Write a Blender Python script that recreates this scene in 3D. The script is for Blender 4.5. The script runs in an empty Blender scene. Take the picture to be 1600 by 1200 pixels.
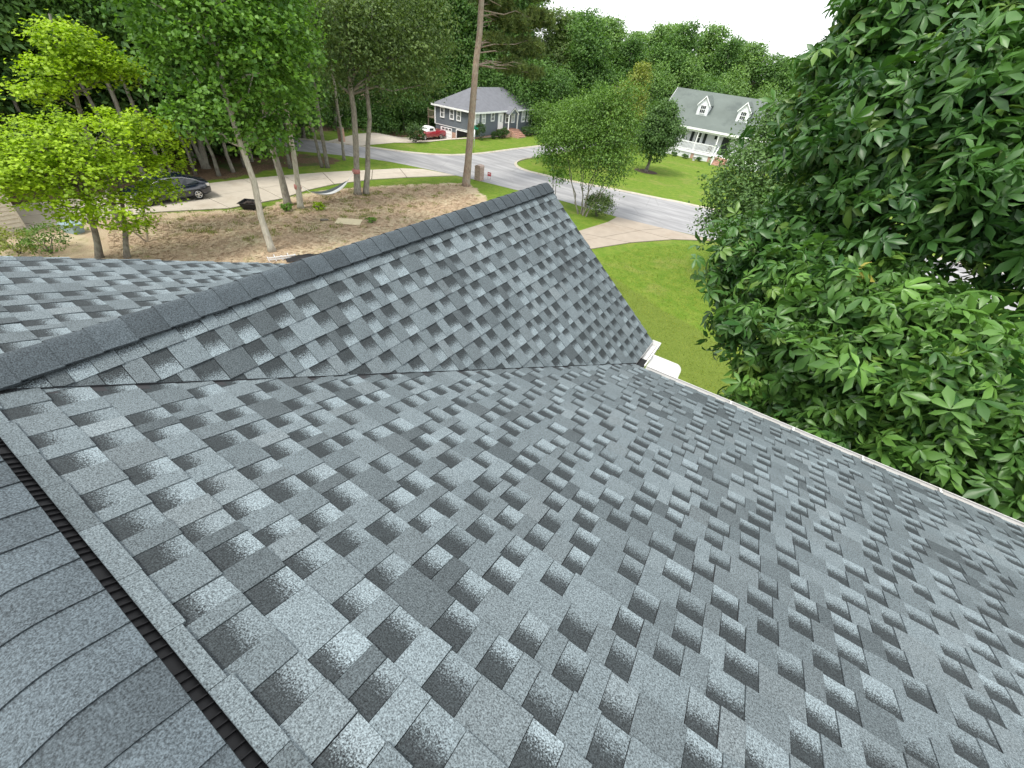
import bpy, bmesh, math, random
import numpy as np
from mathutils import Vector, Matrix

rad = math.radians
K = 10.0 / 9.0            # the ground was surveyed from a 9 m eye height; the eye stands at 10 m
rng = np.random.default_rng(7)
random.seed(7)
scene = bpy.context.scene
C = scene.collection

# ------------------------------------------------------------------ camera, sky, sun, exposure
cam_d = bpy.data.cameras.new('camera')
cam_d.sensor_width = 36.0
cam_d.lens = 36.0 * 644.8 / 1600.0
cam_d.clip_start = 0.05
cam_d.clip_end = 3000.0
cam = bpy.data.objects.new('camera', cam_d)
C.objects.link(cam)
ax_r = Vector((0.83239302, 0.5446164, 0.10254182))
ax_u = Vector((-0.41389236, 0.48789114, 0.76854105))
ax_f = Vector((-0.36853082, 0.68216949, -0.63152975))
EYE = Vector((0.0, 0.0, 10.0))
cam.matrix_world = Matrix(((ax_r.x, ax_u.x, -ax_f.x, EYE.x), (ax_r.y, ax_u.y, -ax_f.y, EYE.y),
                           (ax_r.z, ax_u.z, -ax_f.z, EYE.z), (0, 0, 0, 1)))
scene.camera = cam

SUN_EL, SUN_AZ = rad(62), rad(200)       # azimuth clockwise from +Y: behind and to the left of the eye
world = bpy.data.worlds.new('World')
scene.world = world
world.use_nodes = True
wt = world.node_tree
wt.nodes.clear()
sky = wt.nodes.new('ShaderNodeTexSky')
sky.sky_type = 'NISHITA'
sky.sun_disc = False
sky.sun_elevation = SUN_EL
sky.sun_rotation = SUN_AZ
sky.air_density = 1.0
sky.dust_density = 3.0
sky.ozone_density = 1.0
hsv = wt.nodes.new('ShaderNodeHueSaturation')       # a veil of bright cloud: the sky is nearly colourless
hsv.inputs['Saturation'].default_value = 0.22
bg = wt.nodes.new('ShaderNodeBackground')
bg.inputs['Strength'].default_value = 0.15
wo = wt.nodes.new('ShaderNodeOutputWorld')
wt.links.new(sky.outputs[0], hsv.inputs['Color'])
veil = wt.nodes.new('ShaderNodeMix')                  # thin even cloud over the clear sky
veil.data_type = 'RGBA'
veil.inputs[0].default_value = 0.75
veil.inputs[7].default_value = (6.2, 6.35, 6.5, 1.0)
wt.links.new(hsv.outputs[0], veil.inputs[6])
wt.links.new(veil.outputs[2], bg.inputs['Color'])
wt.links.new(bg.outputs[0], wo.inputs['Surface'])

sun_d = bpy.data.lights.new('sun', 'SUN')
sun_d.energy = 1.5
sun_d.angle = rad(14)
sun_d.color = (1.0, 0.95, 0.86)
sun = bpy.data.objects.new('sun', sun_d)
C.objects.link(sun)
sdir = Vector((math.sin(SUN_AZ) * math.cos(SUN_EL), math.cos(SUN_AZ) * math.cos(SUN_EL), math.sin(SUN_EL)))
sun.rotation_euler = sdir.to_track_quat('Z', 'Y').to_euler()

vs = scene.view_settings
vs.view_transform = 'Standard'
vs.look = 'None'
vs.exposure = 1.15
vs.gamma = 1.0
vs.use_curve_mapping = False
try:
    scene.cycles.max_bounces = 6
    scene.cycles.transparent_max_bounces = 4
    scene.cycles.caustics_reflective = False
    scene.cycles.caustics_refractive = False
except Exception:
    pass

# ------------------------------------------------------------------ object helpers
def tag(o, label=None, cat=None, group=None, kind=None):
    if label: o['label'] = label
    if cat: o['category'] = cat
    if group: o['group'] = group
    if kind: o['kind'] = kind
    return o

def thing(name, label, cat, loc=(0, 0, 0), rotz=0.0, group=None):
    o = bpy.data.objects.new(name, None)
    o.empty_display_size = 0.3
    C.objects.link(o)
    o.location = loc
    o.rotation_euler = (0, 0, rotz)
    return tag(o, label, cat, group)

def copy_tree(o, parent=None):
    c = o.copy()
    C.objects.link(c)
    if parent is not None:
        c.parent = parent
    for ch in list(o.children):
        copy_tree(ch, c)
    return c

def np_mesh(name, V, faces, attrs=None, smooth=False):
    """V (n,3); faces: list of (m,k) index arrays; attrs: {name: (n,4)} point colours"""
    me = bpy.data.meshes.new(name)
    V = np.asarray(V, dtype=np.float32)
    me.vertices.add(len(V))
    me.vertices.foreach_set('co', V.ravel())
    faces = [np.asarray(f, dtype=np.int32) for f in faces if len(f)]
    loops = np.concatenate([f.ravel() for f in faces])
    tot = np.concatenate([np.full(len(f), f.shape[1], dtype=np.int32) for f in faces])
    start = np.concatenate([[0], np.cumsum(tot)[:-1]]).astype(np.int32)
    me.loops.add(len(loops))
    me.loops.foreach_set('vertex_index', loops)
    me.polygons.add(len(tot))
    me.polygons.foreach_set('loop_start', start)
    me.polygons.foreach_set('loop_total', tot)
    if smooth:
        me.polygons.foreach_set('use_smooth', np.ones(len(tot), dtype=bool))
    me.update(calc_edges=True)
    for k, a in (attrs or {}).items():
        at = me.attributes.new(k, 'FLOAT_COLOR', 'POINT')
        at.data.foreach_set('color', np.asarray(a, dtype=np.float32).ravel())
    return me

def put(name, me, mat, parent=None, loc=None):
    if mat is not None and not me.materials:
        me.materials.append(mat)
    o = bpy.data.objects.new(name, me)
    C.objects.link(o)
    if parent is not None:
        o.parent = parent
    if loc is not None:
        o.location = loc
    return o

def origin(o):
    v = Vector((0, 0, 0))
    while o is not None:
        v += o.location
        o = o.parent
    return v

class MB:
    """collects shapes; build() links them as one mesh"""
    def __init__(s):
        s.v = []; s.f = []; s.sm = []
    def add(s, vs, fs, smooth=False):
        n = len(s.v)
        s.v += [tuple(v) for v in vs]
        s.f += [tuple(i + n for i in f) for f in fs]
        s.sm += [smooth] * len(fs)
        return s
    def box(s, x0, x1, y0, y1, z0, z1):
        x0, x1 = min(x0, x1), max(x0, x1); y0, y1 = min(y0, y1), max(y0, y1); z0, z1 = min(z0, z1), max(z0, z1)
        v = [(x, y, z) for z in (z0, z1) for y in (y0, y1) for x in (x0, x1)]
        return s.add(v, [(0, 2, 3, 1), (4, 5, 7, 6), (0, 1, 5, 4), (2, 6, 7, 3), (0, 4, 6, 2), (1, 3, 7, 5)])
    def obox(s, c, u, v, w):
        """box from its centre and three half-axis vectors"""
        c, u, v, w = map(Vector, (c, u, v, w))
        p = [c + a * u + b * v + d * w for d in (-1, 1) for b in (-1, 1) for a in (-1, 1)]
        return s.add(p, [(0, 2, 3, 1), (4, 5, 7, 6), (0, 1, 5, 4), (2, 6, 7, 3), (0, 4, 6, 2), (1, 3, 7, 5)])
    def bar(s, a, b, t, up=(0, 0, 1)):
        a, b = Vector(a), Vector(b)
        d = b - a
        sd = d.cross(Vector(up))
        if sd.length < 1e-6: sd = d.cross(Vector((1, 0, 0)))
        sd.normalize(); w = sd.cross(d).normalized()
        return s.obox((a + b) / 2, d / 2, sd * t / 2, w * t / 2)
    def prism(s, poly, h0, h1):
        """vertical prism of an xy polygon between z heights"""
        n = len(poly)
        v = [(x, y, h0) for x, y in poly] + [(x, y, h1) for x, y in poly]
        return s.add(v, [tuple(range(n - 1, -1, -1)), tuple(range(n, 2 * n))] +
                     [(i, (i + 1) % n, n + (i + 1) % n, n + i) for i in range(n)])
    def extrude(s, poly, d):
        """prism of a 3-D polygon along the vector d"""
        n = len(poly); d = Vector(d)
        v = [Vector(p) for p in poly] + [Vector(p) + d for p in poly]
        return s.add(v, [tuple(range(n - 1, -1, -1)), tuple(range(n, 2 * n))] +
                     [(i, (i + 1) % n, n + (i + 1) % n, n + i) for i in range(n)])
    def tube(s, pts, rads, sides=8, cap=True, jit=0.0):
        pts = [Vector(p) for p in pts]
        base = len(s.v); rings = []
        for i, p in enumerate(pts):
            d = (pts[min(i + 1, len(pts) - 1)] - pts[max(i - 1, 0)]).normalized()
            a = d.cross(Vector((0.31, 0.94, 0.12)))
            if a.length < 1e-3: a = d.cross(Vector((1, 0, 0)))
            a.normalize(); b = d.cross(a)
            ring = []
            for k in range(sides):
                t = 2 * math.pi * k / sides
                q = p + (a * math.cos(t) + b * math.sin(t)) * rads[i] * (1 + jit * (random.random() - .5))
                ring.append(q)
            rings.append(ring)
        vs_ = [q for r in rings for q in r]
        fs = []
        for i in range(len(pts) - 1):
            for k in range(sides):
                k2 = (k + 1) % sides
                fs.append((i * sides + k, i * sides + k2, (i + 1) * sides + k2, (i + 1) * sides + k))
        s.add(vs_, fs, True)
        if cap:
            n = len(pts)
            s.f.append(tuple(base + k for k in range(sides - 1, -1, -1))); s.sm.append(False)
            s.f.append(tuple(base + (n - 1) * sides + k for k in range(sides))); s.sm.append(False)
        return s
    def lathe(s, c, axis, prof, sides=20):
        """prof: list of (radius, offset along axis)"""
        c, axis = Vector(c), Vector(axis).normalized()
        a = axis.cross(Vector((0.2, 0.3, 0.93))).normalized(); b = axis.cross(a)
        v = []
        for r_, h in prof:
            for k in range(sides):
                t = 2 * math.pi * k / sides
                v.append(c + axis * h + (a * math.cos(t) + b * math.sin(t)) * r_)
        f = []
        for i in range(len(prof) - 1):
            for k in range(sides):
                k2 = (k + 1) % sides
                f.append((i * sides + k, i * sides + k2, (i + 1) * sides + k2, (i + 1) * sides + k))
        f.append(tuple(range(sides - 1, -1, -1))); f.append(tuple((len(prof) - 1) * sides + k for k in range(sides)))
        return s.add(v, f, True)
    def build(s, name, mat, parent=None, smooth=None, local=False):
        o = Vector((0, 0, 0)) if (local or parent is None) else origin(parent)
        me = bpy.data.meshes.new(name)
        me.from_pydata([(v[0] - o.x, v[1] - o.y, v[2] - o.z) for v in s.v], [], s.f)
        sm = s.sm if smooth is None else [smooth] * len(s.f)
        me.polygons.foreach_set('use_smooth', sm)
        me.update()
        return put(name, me, mat, parent)

# ------------------------------------------------------------------ material helpers
def newmat(name):
    m = bpy.data.materials.new(name)
    m.use_nodes = True
    t = m.node_tree
    b = t.nodes['Principled BSDF']
    return m, t, b

def nd(t, typ, **kw):
    n = t.nodes.new(typ)
    for k, v in kw.items():
        if k.startswith('i_'):
            key = k[2:].replace('_', ' ')
            key = int(key) if key.isdigit() else key
            if isinstance(v, bpy.types.NodeSocket): t.links.new(v, n.inputs[key])
            else: n.inputs[key].default_value = v
        else:
            setattr(n, k, v)
    return n

def math_(t, op, a, b=None, c=None, clamp=False):
    n = t.nodes.new('ShaderNodeMath'); n.operation = op; n.use_clamp = clamp
    for i, v in enumerate((a, b, c)):
        if v is None: continue
        if isinstance(v, bpy.types.NodeSocket): t.links.new(v, n.inputs[i])
        else: n.inputs[i].default_value = v
    return n.outputs[0]

def mix(t, fac, a, b, blend='MIX'):
    n = t.nodes.new('ShaderNodeMix'); n.data_type = 'RGBA'; n.blend_type = blend
    for s, v in ((n.inputs[0], fac), (n.inputs[6], a), (n.inputs[7], b)):
        if isinstance(v, bpy.types.NodeSocket): t.links.new(v, s)
        else: s.default_value = v if not isinstance(v, tuple) else (v + (1.0,) if len(v) == 3 else v)
    return n.outputs[2]

def noise(t, scale, detail=3.0, rough=0.6, vec=None, out=0):
    n = nd(t, 'ShaderNodeTexNoise', i_Scale=scale, i_Detail=detail, i_Roughness=rough)
    if vec is None:
        g = nd(t, 'ShaderNodeNewGeometry'); vec = g.outputs['Position']
    t.links.new(vec, n.inputs['Vector'])
    return n.outputs[out]

def ramp(t, fac, lo, hi):
    n = nd(t, 'ShaderNodeMapRange', i_1=lo, i_2=hi); n.clamp = True
    t.links.new(fac, n.inputs[0])
    return n.outputs[0]

def bump(t, b, h, strength=0.3, dist=0.01):
    n = nd(t, 'ShaderNodeBump', i_Strength=strength, i_Distance=dist)
    t.links.new(h, n.inputs['Height'])
    t.links.new(n.outputs[0], b.inputs['Normal'])

def plain(name, col, rough=0.6, var=0.15, scale=6.0, metal=0.0, spec=0.4, bmp=0.0, coat=0.0, dirt=None):
    m, t, b = newmat(name)
    n = noise(t, scale, 4.0, 0.6)
    lo = tuple(c * (1 - var) for c in col); hi = tuple(min(1, c * (1 + var)) for c in col)
    c_ = mix(t, n, lo, hi)
    if dirt:
        n2 = ramp(t, noise(t, scale * .35, 5.0, .7), .52, .75)
        c_ = mix(t, n2, c_, dirt)
    t.links.new(c_, b.inputs['Base Color'])
    b.inputs['Roughness'].default_value = rough
    b.inputs['Metallic'].default_value = metal
    b.inputs['Specular IOR Level'].default_value = spec
    b.inputs['Coat Weight'].default_value = coat
    if bmp: bump(t, b, noise(t, scale * 6, 3.0), bmp, 0.01)
    return m

def shingle_mat():
    m, t, b = newmat('shingle_granules')
    a = nd(t, 'ShaderNodeAttribute', attribute_name='sh')
    sx = nd(t, 'ShaderNodeSeparateXYZ'); t.links.new(a.outputs['Vector'], sx.inputs[0])
    tone, grad, v = sx.outputs[0], sx.outputs[1], sx.outputs[2]
    hue = a.outputs['Alpha']
    g1 = ramp(t, noise(t, 215.0, 3.0, 0.7), 0.34, 0.66)
    g2 = noise(t, 120.0, 2.0, 0.6)
    big = noise(t, 1.3, 3.0, 0.6)
    mid = noise(t, 14.0, 3.0, 0.6)
    # shadow band: dark granules at the top of the course thinning out to paler ones at the butt;
    # grad is 0 on the overlaid tabs and 0.5..1 on the cut-outs, where it also says how far down the band reaches
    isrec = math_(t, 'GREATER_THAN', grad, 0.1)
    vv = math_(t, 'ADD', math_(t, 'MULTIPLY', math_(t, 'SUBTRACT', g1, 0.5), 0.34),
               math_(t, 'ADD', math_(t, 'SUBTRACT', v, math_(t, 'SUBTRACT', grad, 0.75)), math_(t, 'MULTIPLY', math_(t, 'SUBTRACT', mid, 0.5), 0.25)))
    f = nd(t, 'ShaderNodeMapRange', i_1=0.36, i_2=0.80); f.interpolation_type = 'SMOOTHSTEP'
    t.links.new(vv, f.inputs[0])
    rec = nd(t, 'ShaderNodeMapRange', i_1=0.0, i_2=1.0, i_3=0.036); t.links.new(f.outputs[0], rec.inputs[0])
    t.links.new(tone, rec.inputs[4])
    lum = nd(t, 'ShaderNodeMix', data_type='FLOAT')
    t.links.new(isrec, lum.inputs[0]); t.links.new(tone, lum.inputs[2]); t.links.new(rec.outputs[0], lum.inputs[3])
    gr = math_(t, 'ADD', 0.16, math_(t, 'ADD', math_(t, 'MULTIPLY', g1, 1.42), math_(t, 'MULTIPLY', g2, 0.30)))
    l2 = math_(t, 'MULTIPLY', lum.outputs[0], gr)
    l3 = math_(t, 'MULTIPLY', l2, math_(t, 'ADD', 0.72, math_(t, 'MULTIPLY', big, 0.56)))
    cmb = nd(t, 'ShaderNodeCombineXYZ')
    for i in range(3): t.links.new(l3, cmb.inputs[i])
    cool = mix(t, hue, (0.82, 1.0, 1.08), (0.85, 1.0, 1.06))
    spk = mix(t, ramp(t, noise(t, 210.0, 1.0), .6, .8), cool, (0.86, 1.0, 1.06))
    col = mix(t, 1.0, cmb.outputs[0], spk, 'MULTIPLY')
    t.links.new(col, b.inputs['Base Color'])
    b.inputs['Roughness'].default_value = 0.85
    b.inputs['Specular IOR Level'].default_value = 0.25
    bump(t, b, g1, 0.35, 0.002)
    return m

def cap_mat():
    m, t, b = newmat('cap_granules')
    a = nd(t, 'ShaderNodeAttribute', attribute_name='sh')
    sx = nd(t, 'ShaderNodeSeparateXYZ'); t.links.new(a.outputs['Vector'], sx.inputs[0])
    g1 = ramp(t, noise(t, 190.0, 3.0, 0.7), 0.36, 0.66)
    mid = noise(t, 7.0, 4.0, 0.6)
    l = math_(t, 'MULTIPLY', sx.outputs[0], math_(t, 'ADD', 0.15, math_(t, 'ADD', math_(t, 'MULTIPLY', g1, 1.2), math_(t, 'MULTIPLY', mid, 0.5))))
    cmb = nd(t, 'ShaderNodeCombineXYZ')
    for i in range(3): t.links.new(l, cmb.inputs[i])
    col = mix(t, 1.0, cmb.outputs[0], (0.80, 1.0, 1.13), 'MULTIPLY')
    t.links.new(col, b.inputs['Base Color'])
    b.inputs['Roughness'].default_value = 0.85
    b.inputs['Specular IOR Level'].default_value = 0.25
    bump(t, b, g1, 0.35, 0.002)
    return m

def leaf_mat(name, dark, light, trans=0.3, rough=0.5, spec=0.35):
    m, t, b = newmat(name)
    a = nd(t, 'ShaderNodeAttribute', attribute_name='tint')
    sx = nd(t, 'ShaderNodeSeparateXYZ'); t.links.new(a.outputs['Vector'], sx.inputs[0])
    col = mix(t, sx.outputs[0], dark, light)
    col = mix(t, sx.outputs[1], col, (0.42, 0.36, 0.06))
    t.links.new(col, b.inputs['Base Color'])
    b.inputs['Roughness'].default_value = rough
    b.inputs['Specular IOR Level'].default_value = spec
    tr = nd(t, 'ShaderNodeBsdfTranslucent')
    tc = mix(t, 1.0, col, (1.25, 1.35, 0.55), 'MULTIPLY')
    t.links.new(tc, tr.inputs['Color'])
    ms = nd(t, 'ShaderNodeMixShader', i_0=trans)
    t.links.new(b.outputs[0], ms.inputs[1]); t.links.new(tr.outputs[0], ms.inputs[2])
    t.links.new(ms.outputs[0], t.nodes['Material Output'].inputs['Surface'])
    return m

def bark_mat(name, a, b_, scale=5.0):
    m, t, b = newmat(name)
    g = nd(t, 'ShaderNodeNewGeometry')
    mp = nd(t, 'ShaderNodeMapping'); mp.inputs['Scale'].default_value = (1, 1, 0.25)
    t.links.new(g.outputs['Position'], mp.inputs['Vector'])
    n = noise(t, scale * 3, 5.0, 0.7, mp.outputs[0])
    n2 = ramp(t, noise(t, scale * .7, 3.0, 0.6), .35, .65)
    c1 = mix(t, ramp(t, n, .3, .7), a, b_)
    c2 = mix(t, math_(t, 'MULTIPLY', n2, .35), c1, (0.33, 0.35, 0.28))
    t.links.new(c2, b.inputs['Base Color'])
    b.inputs['Roughness'].default_value = 0.9
    bump(t, b, n, 0.7, 0.03)
    return m

def ground_mat():
    m, t, b = newmat('ground_cover')
    a = nd(t, 'ShaderNodeAttribute', attribute_name='zone')
    sx = nd(t, 'ShaderNodeSeparateXYZ'); t.links.new(a.outputs['Vector'], sx.inputs[0])
    wob = math_(t, 'MULTIPLY', math_(t, 'SUBTRACT', noise(t, 1.1, 7.0, 0.75), 0.5), 1.9)
    def msk(s, k=1.0):
        return ramp(t, math_(t, 'ADD', s, math_(t, 'MULTIPLY', wob, k)), 0.42, 0.58)
    fine = noise(t, 26.0, 4.0, 0.7)
    vfine = noise(t, 90.0, 3.0, 0.7)
    med = noise(t, 1.7, 4.0, 0.6)
    # lawn
    lawn = mix(t, fine, (0.050, 0.105, 0.010), (0.135, 0.235, 0.020))
    lawn = mix(t, ramp(t, med, .35, .75), lawn, (0.165, 0.215, 0.032))
    lawn = mix(t, math_(t, 'MULTIPLY', ramp(t, noise(t, 5.0, 5.0, 0.75), .50, .72), .65), lawn, (0.045, 0.085, 0.012))
    lawn = mix(t, math_(t, 'MULTIPLY', ramp(t, noise(t, 0.35, 4.0, 0.7), .52, .70), .55), lawn, (0.21, 0.20, 0.065))
    # coarse yellowish turf beside the house
    turf = mix(t, ramp(t, vfine, .3, .7), (0.065, 0.102, 0.013), (0.18, 0.23, 0.042))
    turf = mix(t, math_(t, 'MULTIPLY', ramp(t, noise(t, 11.0, 5.0, .75), .5, .7), .75), turf, (0.045, 0.055, 0.010))
    turf = mix(t, math_(t, 'MULTIPLY', ramp(t, med, .4, .7), .5), turf, (0.09, 0.13, 0.018))
    # pine straw with bare sandy and weedy patches
    g = nd(t, 'ShaderNodeNewGeometry')
    mp = nd(t, 'ShaderNodeMapping'); mp.inputs['Rotation'].default_value = (0, 0, 0.6); mp.inputs['Scale'].default_value = (1, 3.5, 1)
    t.links.new(g.outputs['Position'], mp.inputs['Vector'])
    st = noise(t, 9.0, 6.0, 0.75, mp.outputs[0])
    straw = mix(t, ramp(t, st, .3, .7), (0.24, 0.17, 0.11), (0.54, 0.43, 0.305))
    straw = mix(t, ramp(t, noise(t, 0.55, 5.0, 0.6), .46, .64), straw, mix(t, st, (0.36, 0.30, 0.19), (0.55, 0.48, 0.34)))
    straw = mix(t, math_(t, 'MULTIPLY', ramp(t, noise(t, 0.8, 6.0, 0.7), .56, .66), .8), straw, mix(t, fine, (0.09, 0.11, 0.02), (0.22, 0.24, 0.05)))
    # wood floor
    litter = mix(t, ramp(t, noise(t, 7.0, 5.0, 0.75), .3, .7), (0.045, 0.030, 0.018), (0.20, 0.135, 0.085))
    litter = mix(t, ramp(t, noise(t, 0.5, 4.0, 0.6), .5, .7), litter, (0.05, 0.085, 0.02))
    col = mix(t, msk(sx.outputs[2], .35), lawn, turf)
    col = mix(t, msk(sx.outputs[0]), col, straw)
    col = mix(t, msk(sx.outputs[1], .8), col, litter)
    t.links.new(col, b.inputs['Base Color'])
    b.inputs['Roughness'].default_value = 0.95
    b.inputs['Specular IOR Level'].default_value = 0.15
    bump(t, b, fine, 0.6, 0.05)
    return m

def road_mat():
    m, t, b = newmat('worn_asphalt')
    n = noise(t, 40.0, 3.0, 0.7)
    g = nd(t, 'ShaderNodeNewGeometry')
    mp = nd(t, 'ShaderNodeMapping'); mp.inputs['Scale'].default_value = (0.25, 1.6, 1)
    t.links.new(g.outputs['Position'], mp.inputs['Vector'])
    big = noise(t, 0.7, 5.0, 0.65, mp.outputs[0])
    c = mix(t, n, (0.17, 0.17, 0.176), (0.28, 0.28, 0.287))
    c = mix(t, ramp(t, big, .42, .62), c, (0.315, 0.315, 0.318))
    cr = nd(t, 'ShaderNodeTexVoronoi', feature='DISTANCE_TO_EDGE', i_Scale=0.28)
    t.links.new(nd(t, 'ShaderNodeNewGeometry').outputs['Position'], cr.inputs['Vector'])
    ck = ramp(t, math_(t, 'ADD', cr.outputs[0], math_(t, 'MULTIPLY', noise(t, 3.0, 4.0), .02)), 0.012, 0.022)
    c = mix(t, ck, mix(t, .22, c, (0.12, 0.12, 0.12)), c)
    t.links.new(c, b.inputs['Base Color'])
    b.inputs['Roughness'].default_value = 0.9
    b.inputs['Specular IOR Level'].default_value = 0.25
    bump(t, b, n, 0.25, 0.01)
    return m

def brick_mat(name, c1, c2, mortar=(0.45, 0.42, 0.38)):
    m, t, b = newmat(name)
    g = nd(t, 'ShaderNodeNewGeometry')
    s = nd(t, 'ShaderNodeSeparateXYZ'); t.links.new(g.outputs['Position'], s.inputs[0])
    cm = nd(t, 'ShaderNodeCombineXYZ')
    t.links.new(math_(t, 'ADD', s.outputs[0], s.outputs[1]), cm.inputs[0]); t.links.new(s.outputs[2], cm.inputs[1])
    br = nd(t, 'ShaderNodeTexBrick', i_Scale=1.0)
    br.inputs['Brick Width'].default_value = 0.22; br.inputs['Row Height'].default_value = 0.075
    br.inputs['Mortar Size'].default_value = 0.008
    br.inputs['Color1'].default_value = c1 + (1,); br.inputs['Color2'].default_value = c2 + (1,)
    br.inputs['Mortar'].default_value = mortar + (1,)
    t.links.new(cm.outputs[0], br.inputs['Vector'])
    t.links.new(br.outputs[0], b.inputs['Base Color'])
    b.inputs['Roughness'].default_value = 0.9
    bump(t, b, br.outputs['Fac'], -0.4, 0.01)
    return m

M = {}
M['shingle'] = shingle_mat()
M['cap'] = cap_mat()
M['deck'] = plain('roof_underlay', (0.03, 0.03, 0.033), 0.9)
M['black'] = plain('black_plastic_and_gaps', (0.008, 0.008, 0.009), 0.6, spec=0.3)  # vent plastic; also the painted darkness of gutter mouth and garage opening
M['white'] = plain('white_aluminium', (0.64, 0.64, 0.63), 0.4, 0.06, 3.0, dirt=(0.62, 0.60, 0.55))
M['ltgrey'] = plain('gutter_inside', (0.42, 0.42, 0.40), 0.6, 0.2, 12, dirt=(0.18, 0.15, 0.11))
M['own_wall'] = plain('own_siding', (0.55, 0.54, 0.50), 0.7, 0.05)
M['ground'] = ground_mat()
M['road'] = road_mat()
M['concrete'] = plain('concrete', (0.44, 0.395, 0.33), 0.9, 0.16, 1.6, spec=.2, bmp=.2, dirt=(0.36, 0.31, 0.25))
M['concrete2'] = plain('stained_concrete', (0.32, 0.275, 0.225), 0.9, 0.18, 1.4, spec=.2, bmp=.2, dirt=(0.27, 0.22, 0.17))
M['kerb'] = plain('kerb_concrete', (0.40, 0.37, 0.31), 0.9, 0.2, 3, dirt=(0.22, 0.17, 0.11))
M['mulch'] = plain('mulch', (0.055, 0.036, 0.025), 0.95, 0.5, 25, bmp=.8)
M['bark'] = bark_mat('bark_grey', (0.085, 0.072, 0.058), (0.30, 0.27, 0.225))
M['bark_dark'] = bark_mat('bark_dark', (0.045, 0.038, 0.030), (0.16, 0.135, 0.11))
M['bark_pine'] = bark_mat('bark_pine', (0.13, 0.085, 0.06), (0.36, 0.265, 0.20), 4.0)
M['bark_pale'] = bark_mat('bark_pale', (0.20, 0.18, 0.145), (0.44, 0.41, 0.34), 4.0)
M['leaf_near'] = leaf_mat('leaf_hickory', (0.030, 0.092, 0.022), (0.14, 0.285, 0.052), 0.26, 0.4, 0.45)
M['leaf_near_dark'] = leaf_mat('leaf_hickory_dark', (0.019, 0.066, 0.018), (0.085, 0.20, 0.038), 0.25, 0.4, 0.45)
M['leaf_lime'] = leaf_mat('leaf_lime', (0.13, 0.225, 0.010), (0.36, 0.52, 0.022), 0.4, 0.55)
M['leaf_mid'] = leaf_mat('leaf_mid', (0.040, 0.115, 0.016), (0.17, 0.33, 0.045), 0.36)
M['leaf_oak'] = leaf_mat('leaf_oak', (0.036, 0.078, 0.018), (0.16, 0.235, 0.065), 0.3)
M['leaf_wood'] = leaf_mat('leaf_wood', (0.036, 0.095, 0.024), (0.14, 0.265, 0.058), 0.32)
M['leaf_far'] = leaf_mat('leaf_far', (0.065, 0.14, 0.042), (0.21, 0.35, 0.09), 0.3)  # greens lightened: distance haze is put into the leaf colour
M['leaf_myrtle'] = leaf_mat('leaf_myrtle', (0.040, 0.098, 0.018), (0.145, 0.265, 0.042), 0.3)
M['leaf_pear'] = leaf_mat('leaf_pear', (0.030, 0.075, 0.020), (0.12, 0.22, 0.055), 0.25)
M['leaf_yellow'] = leaf_mat('leaf_yellow', (0.10, 0.145, 0.022), (0.29, 0.33, 0.07), 0.3)
M['needle'] = leaf_mat('pine_needle', (0.060, 0.105, 0.028), (0.20, 0.265, 0.08), 0.3)
M['shrub'] = leaf_mat('leaf_shrub', (0.018, 0.048, 0.012), (0.07, 0.14, 0.03), 0.2)
M['grass'] = leaf_mat('grass_blades', (0.075, 0.125, 0.012), (0.20, 0.27, 0.035), 0.3, 0.7, 0.15)
M['glass'] = plain('window_glass', (0.035, 0.042, 0.05), 0.08, 0.3, 2, spec=0.6)
M['glass_pale'] = plain('curtained_glass', (0.42, 0.45, 0.47), 0.15, 0.15, 2, spec=0.6)
M['trim'] = plain('white_trim', (0.84, 0.85, 0.86), 0.5, 0.05)
M['grey_siding'] = plain('grey_blue_siding', (0.125, 0.145, 0.168), 0.7, 0.10, 1.2)
M['grey_roof'] = plain('grey_far_shingle', (0.155, 0.16, 0.178), 0.9, 0.28, 2.2, spec=.2, bmp=.2)
M['white_siding'] = plain('white_siding', (0.70, 0.72, 0.74), 0.6, 0.05, 1.2)
M['old_roof'] = plain('old_green_grey_shingle', (0.125, 0.147, 0.135), 0.9, 0.25, 0.45, spec=.2, dirt=(0.055, 0.066, 0.066))
M['beige'] = plain('beige_siding', (0.60, 0.53, 0.43), 0.7, 0.1)
M['brick'] = brick_mat('red_brick', (0.36, 0.17, 0.115), (0.46, 0.25, 0.17))
M['brick2'] = brick_mat('brown_brick', (0.23, 0.14, 0.11), (0.35, 0.24, 0.19))
M['dark_shutter'] = plain('black_green_paint', (0.012, 0.018, 0.017), 0.5)
M['carpaint'] = plain('midnight_blue_paint', (0.005, 0.009, 0.022), 0.18, 0.1, 1, spec=.6, coat=1.0)
M['redpaint'] = plain('red_paint', (0.27, 0.012, 0.022), 0.25, 0.1, 1, spec=.5, coat=.8)
M['chrome'] = plain('chrome', (0.65, 0.66, 0.68), 0.2, 0.05, 5, metal=1.0)
M['rubber'] = plain('tyre_rubber', (0.015, 0.015, 0.015), 0.85)
M['lamp_white'] = plain('lamp_lens', (0.75, 0.72, 0.68), 0.15, 0.1)
M['lamp_red'] = plain('tail_lens', (0.45, 0.03, 0.02), 0.2, 0.1)
M['ply'] = plain('weathered_plywood', (0.56, 0.49, 0.33), 0.85, 0.12, 4)
M['steel_black'] = plain('black_steel', (0.012, 0.012, 0.013), 0.55, 0.3, 9)
M['ash'] = plain('ash_and_soot', (0.045, 0.035, 0.03), 0.95, 0.5, 15)
M['cloth_white'] = plain('white_nylon', (0.72, 0.72, 0.70), 0.7, 0.05)
M['cloth_grey'] = plain('grey_nylon', (0.09, 0.105, 0.11), 0.7, 0.1)
M['strap'] = plain('pink_red_strap', (0.36, 0.16, 0.14), 0.8, 0.2, 20)
M['wood'] = plain('weathered_wood', (0.22, 0.18, 0.13), 0.85, 0.25, 8)
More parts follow.
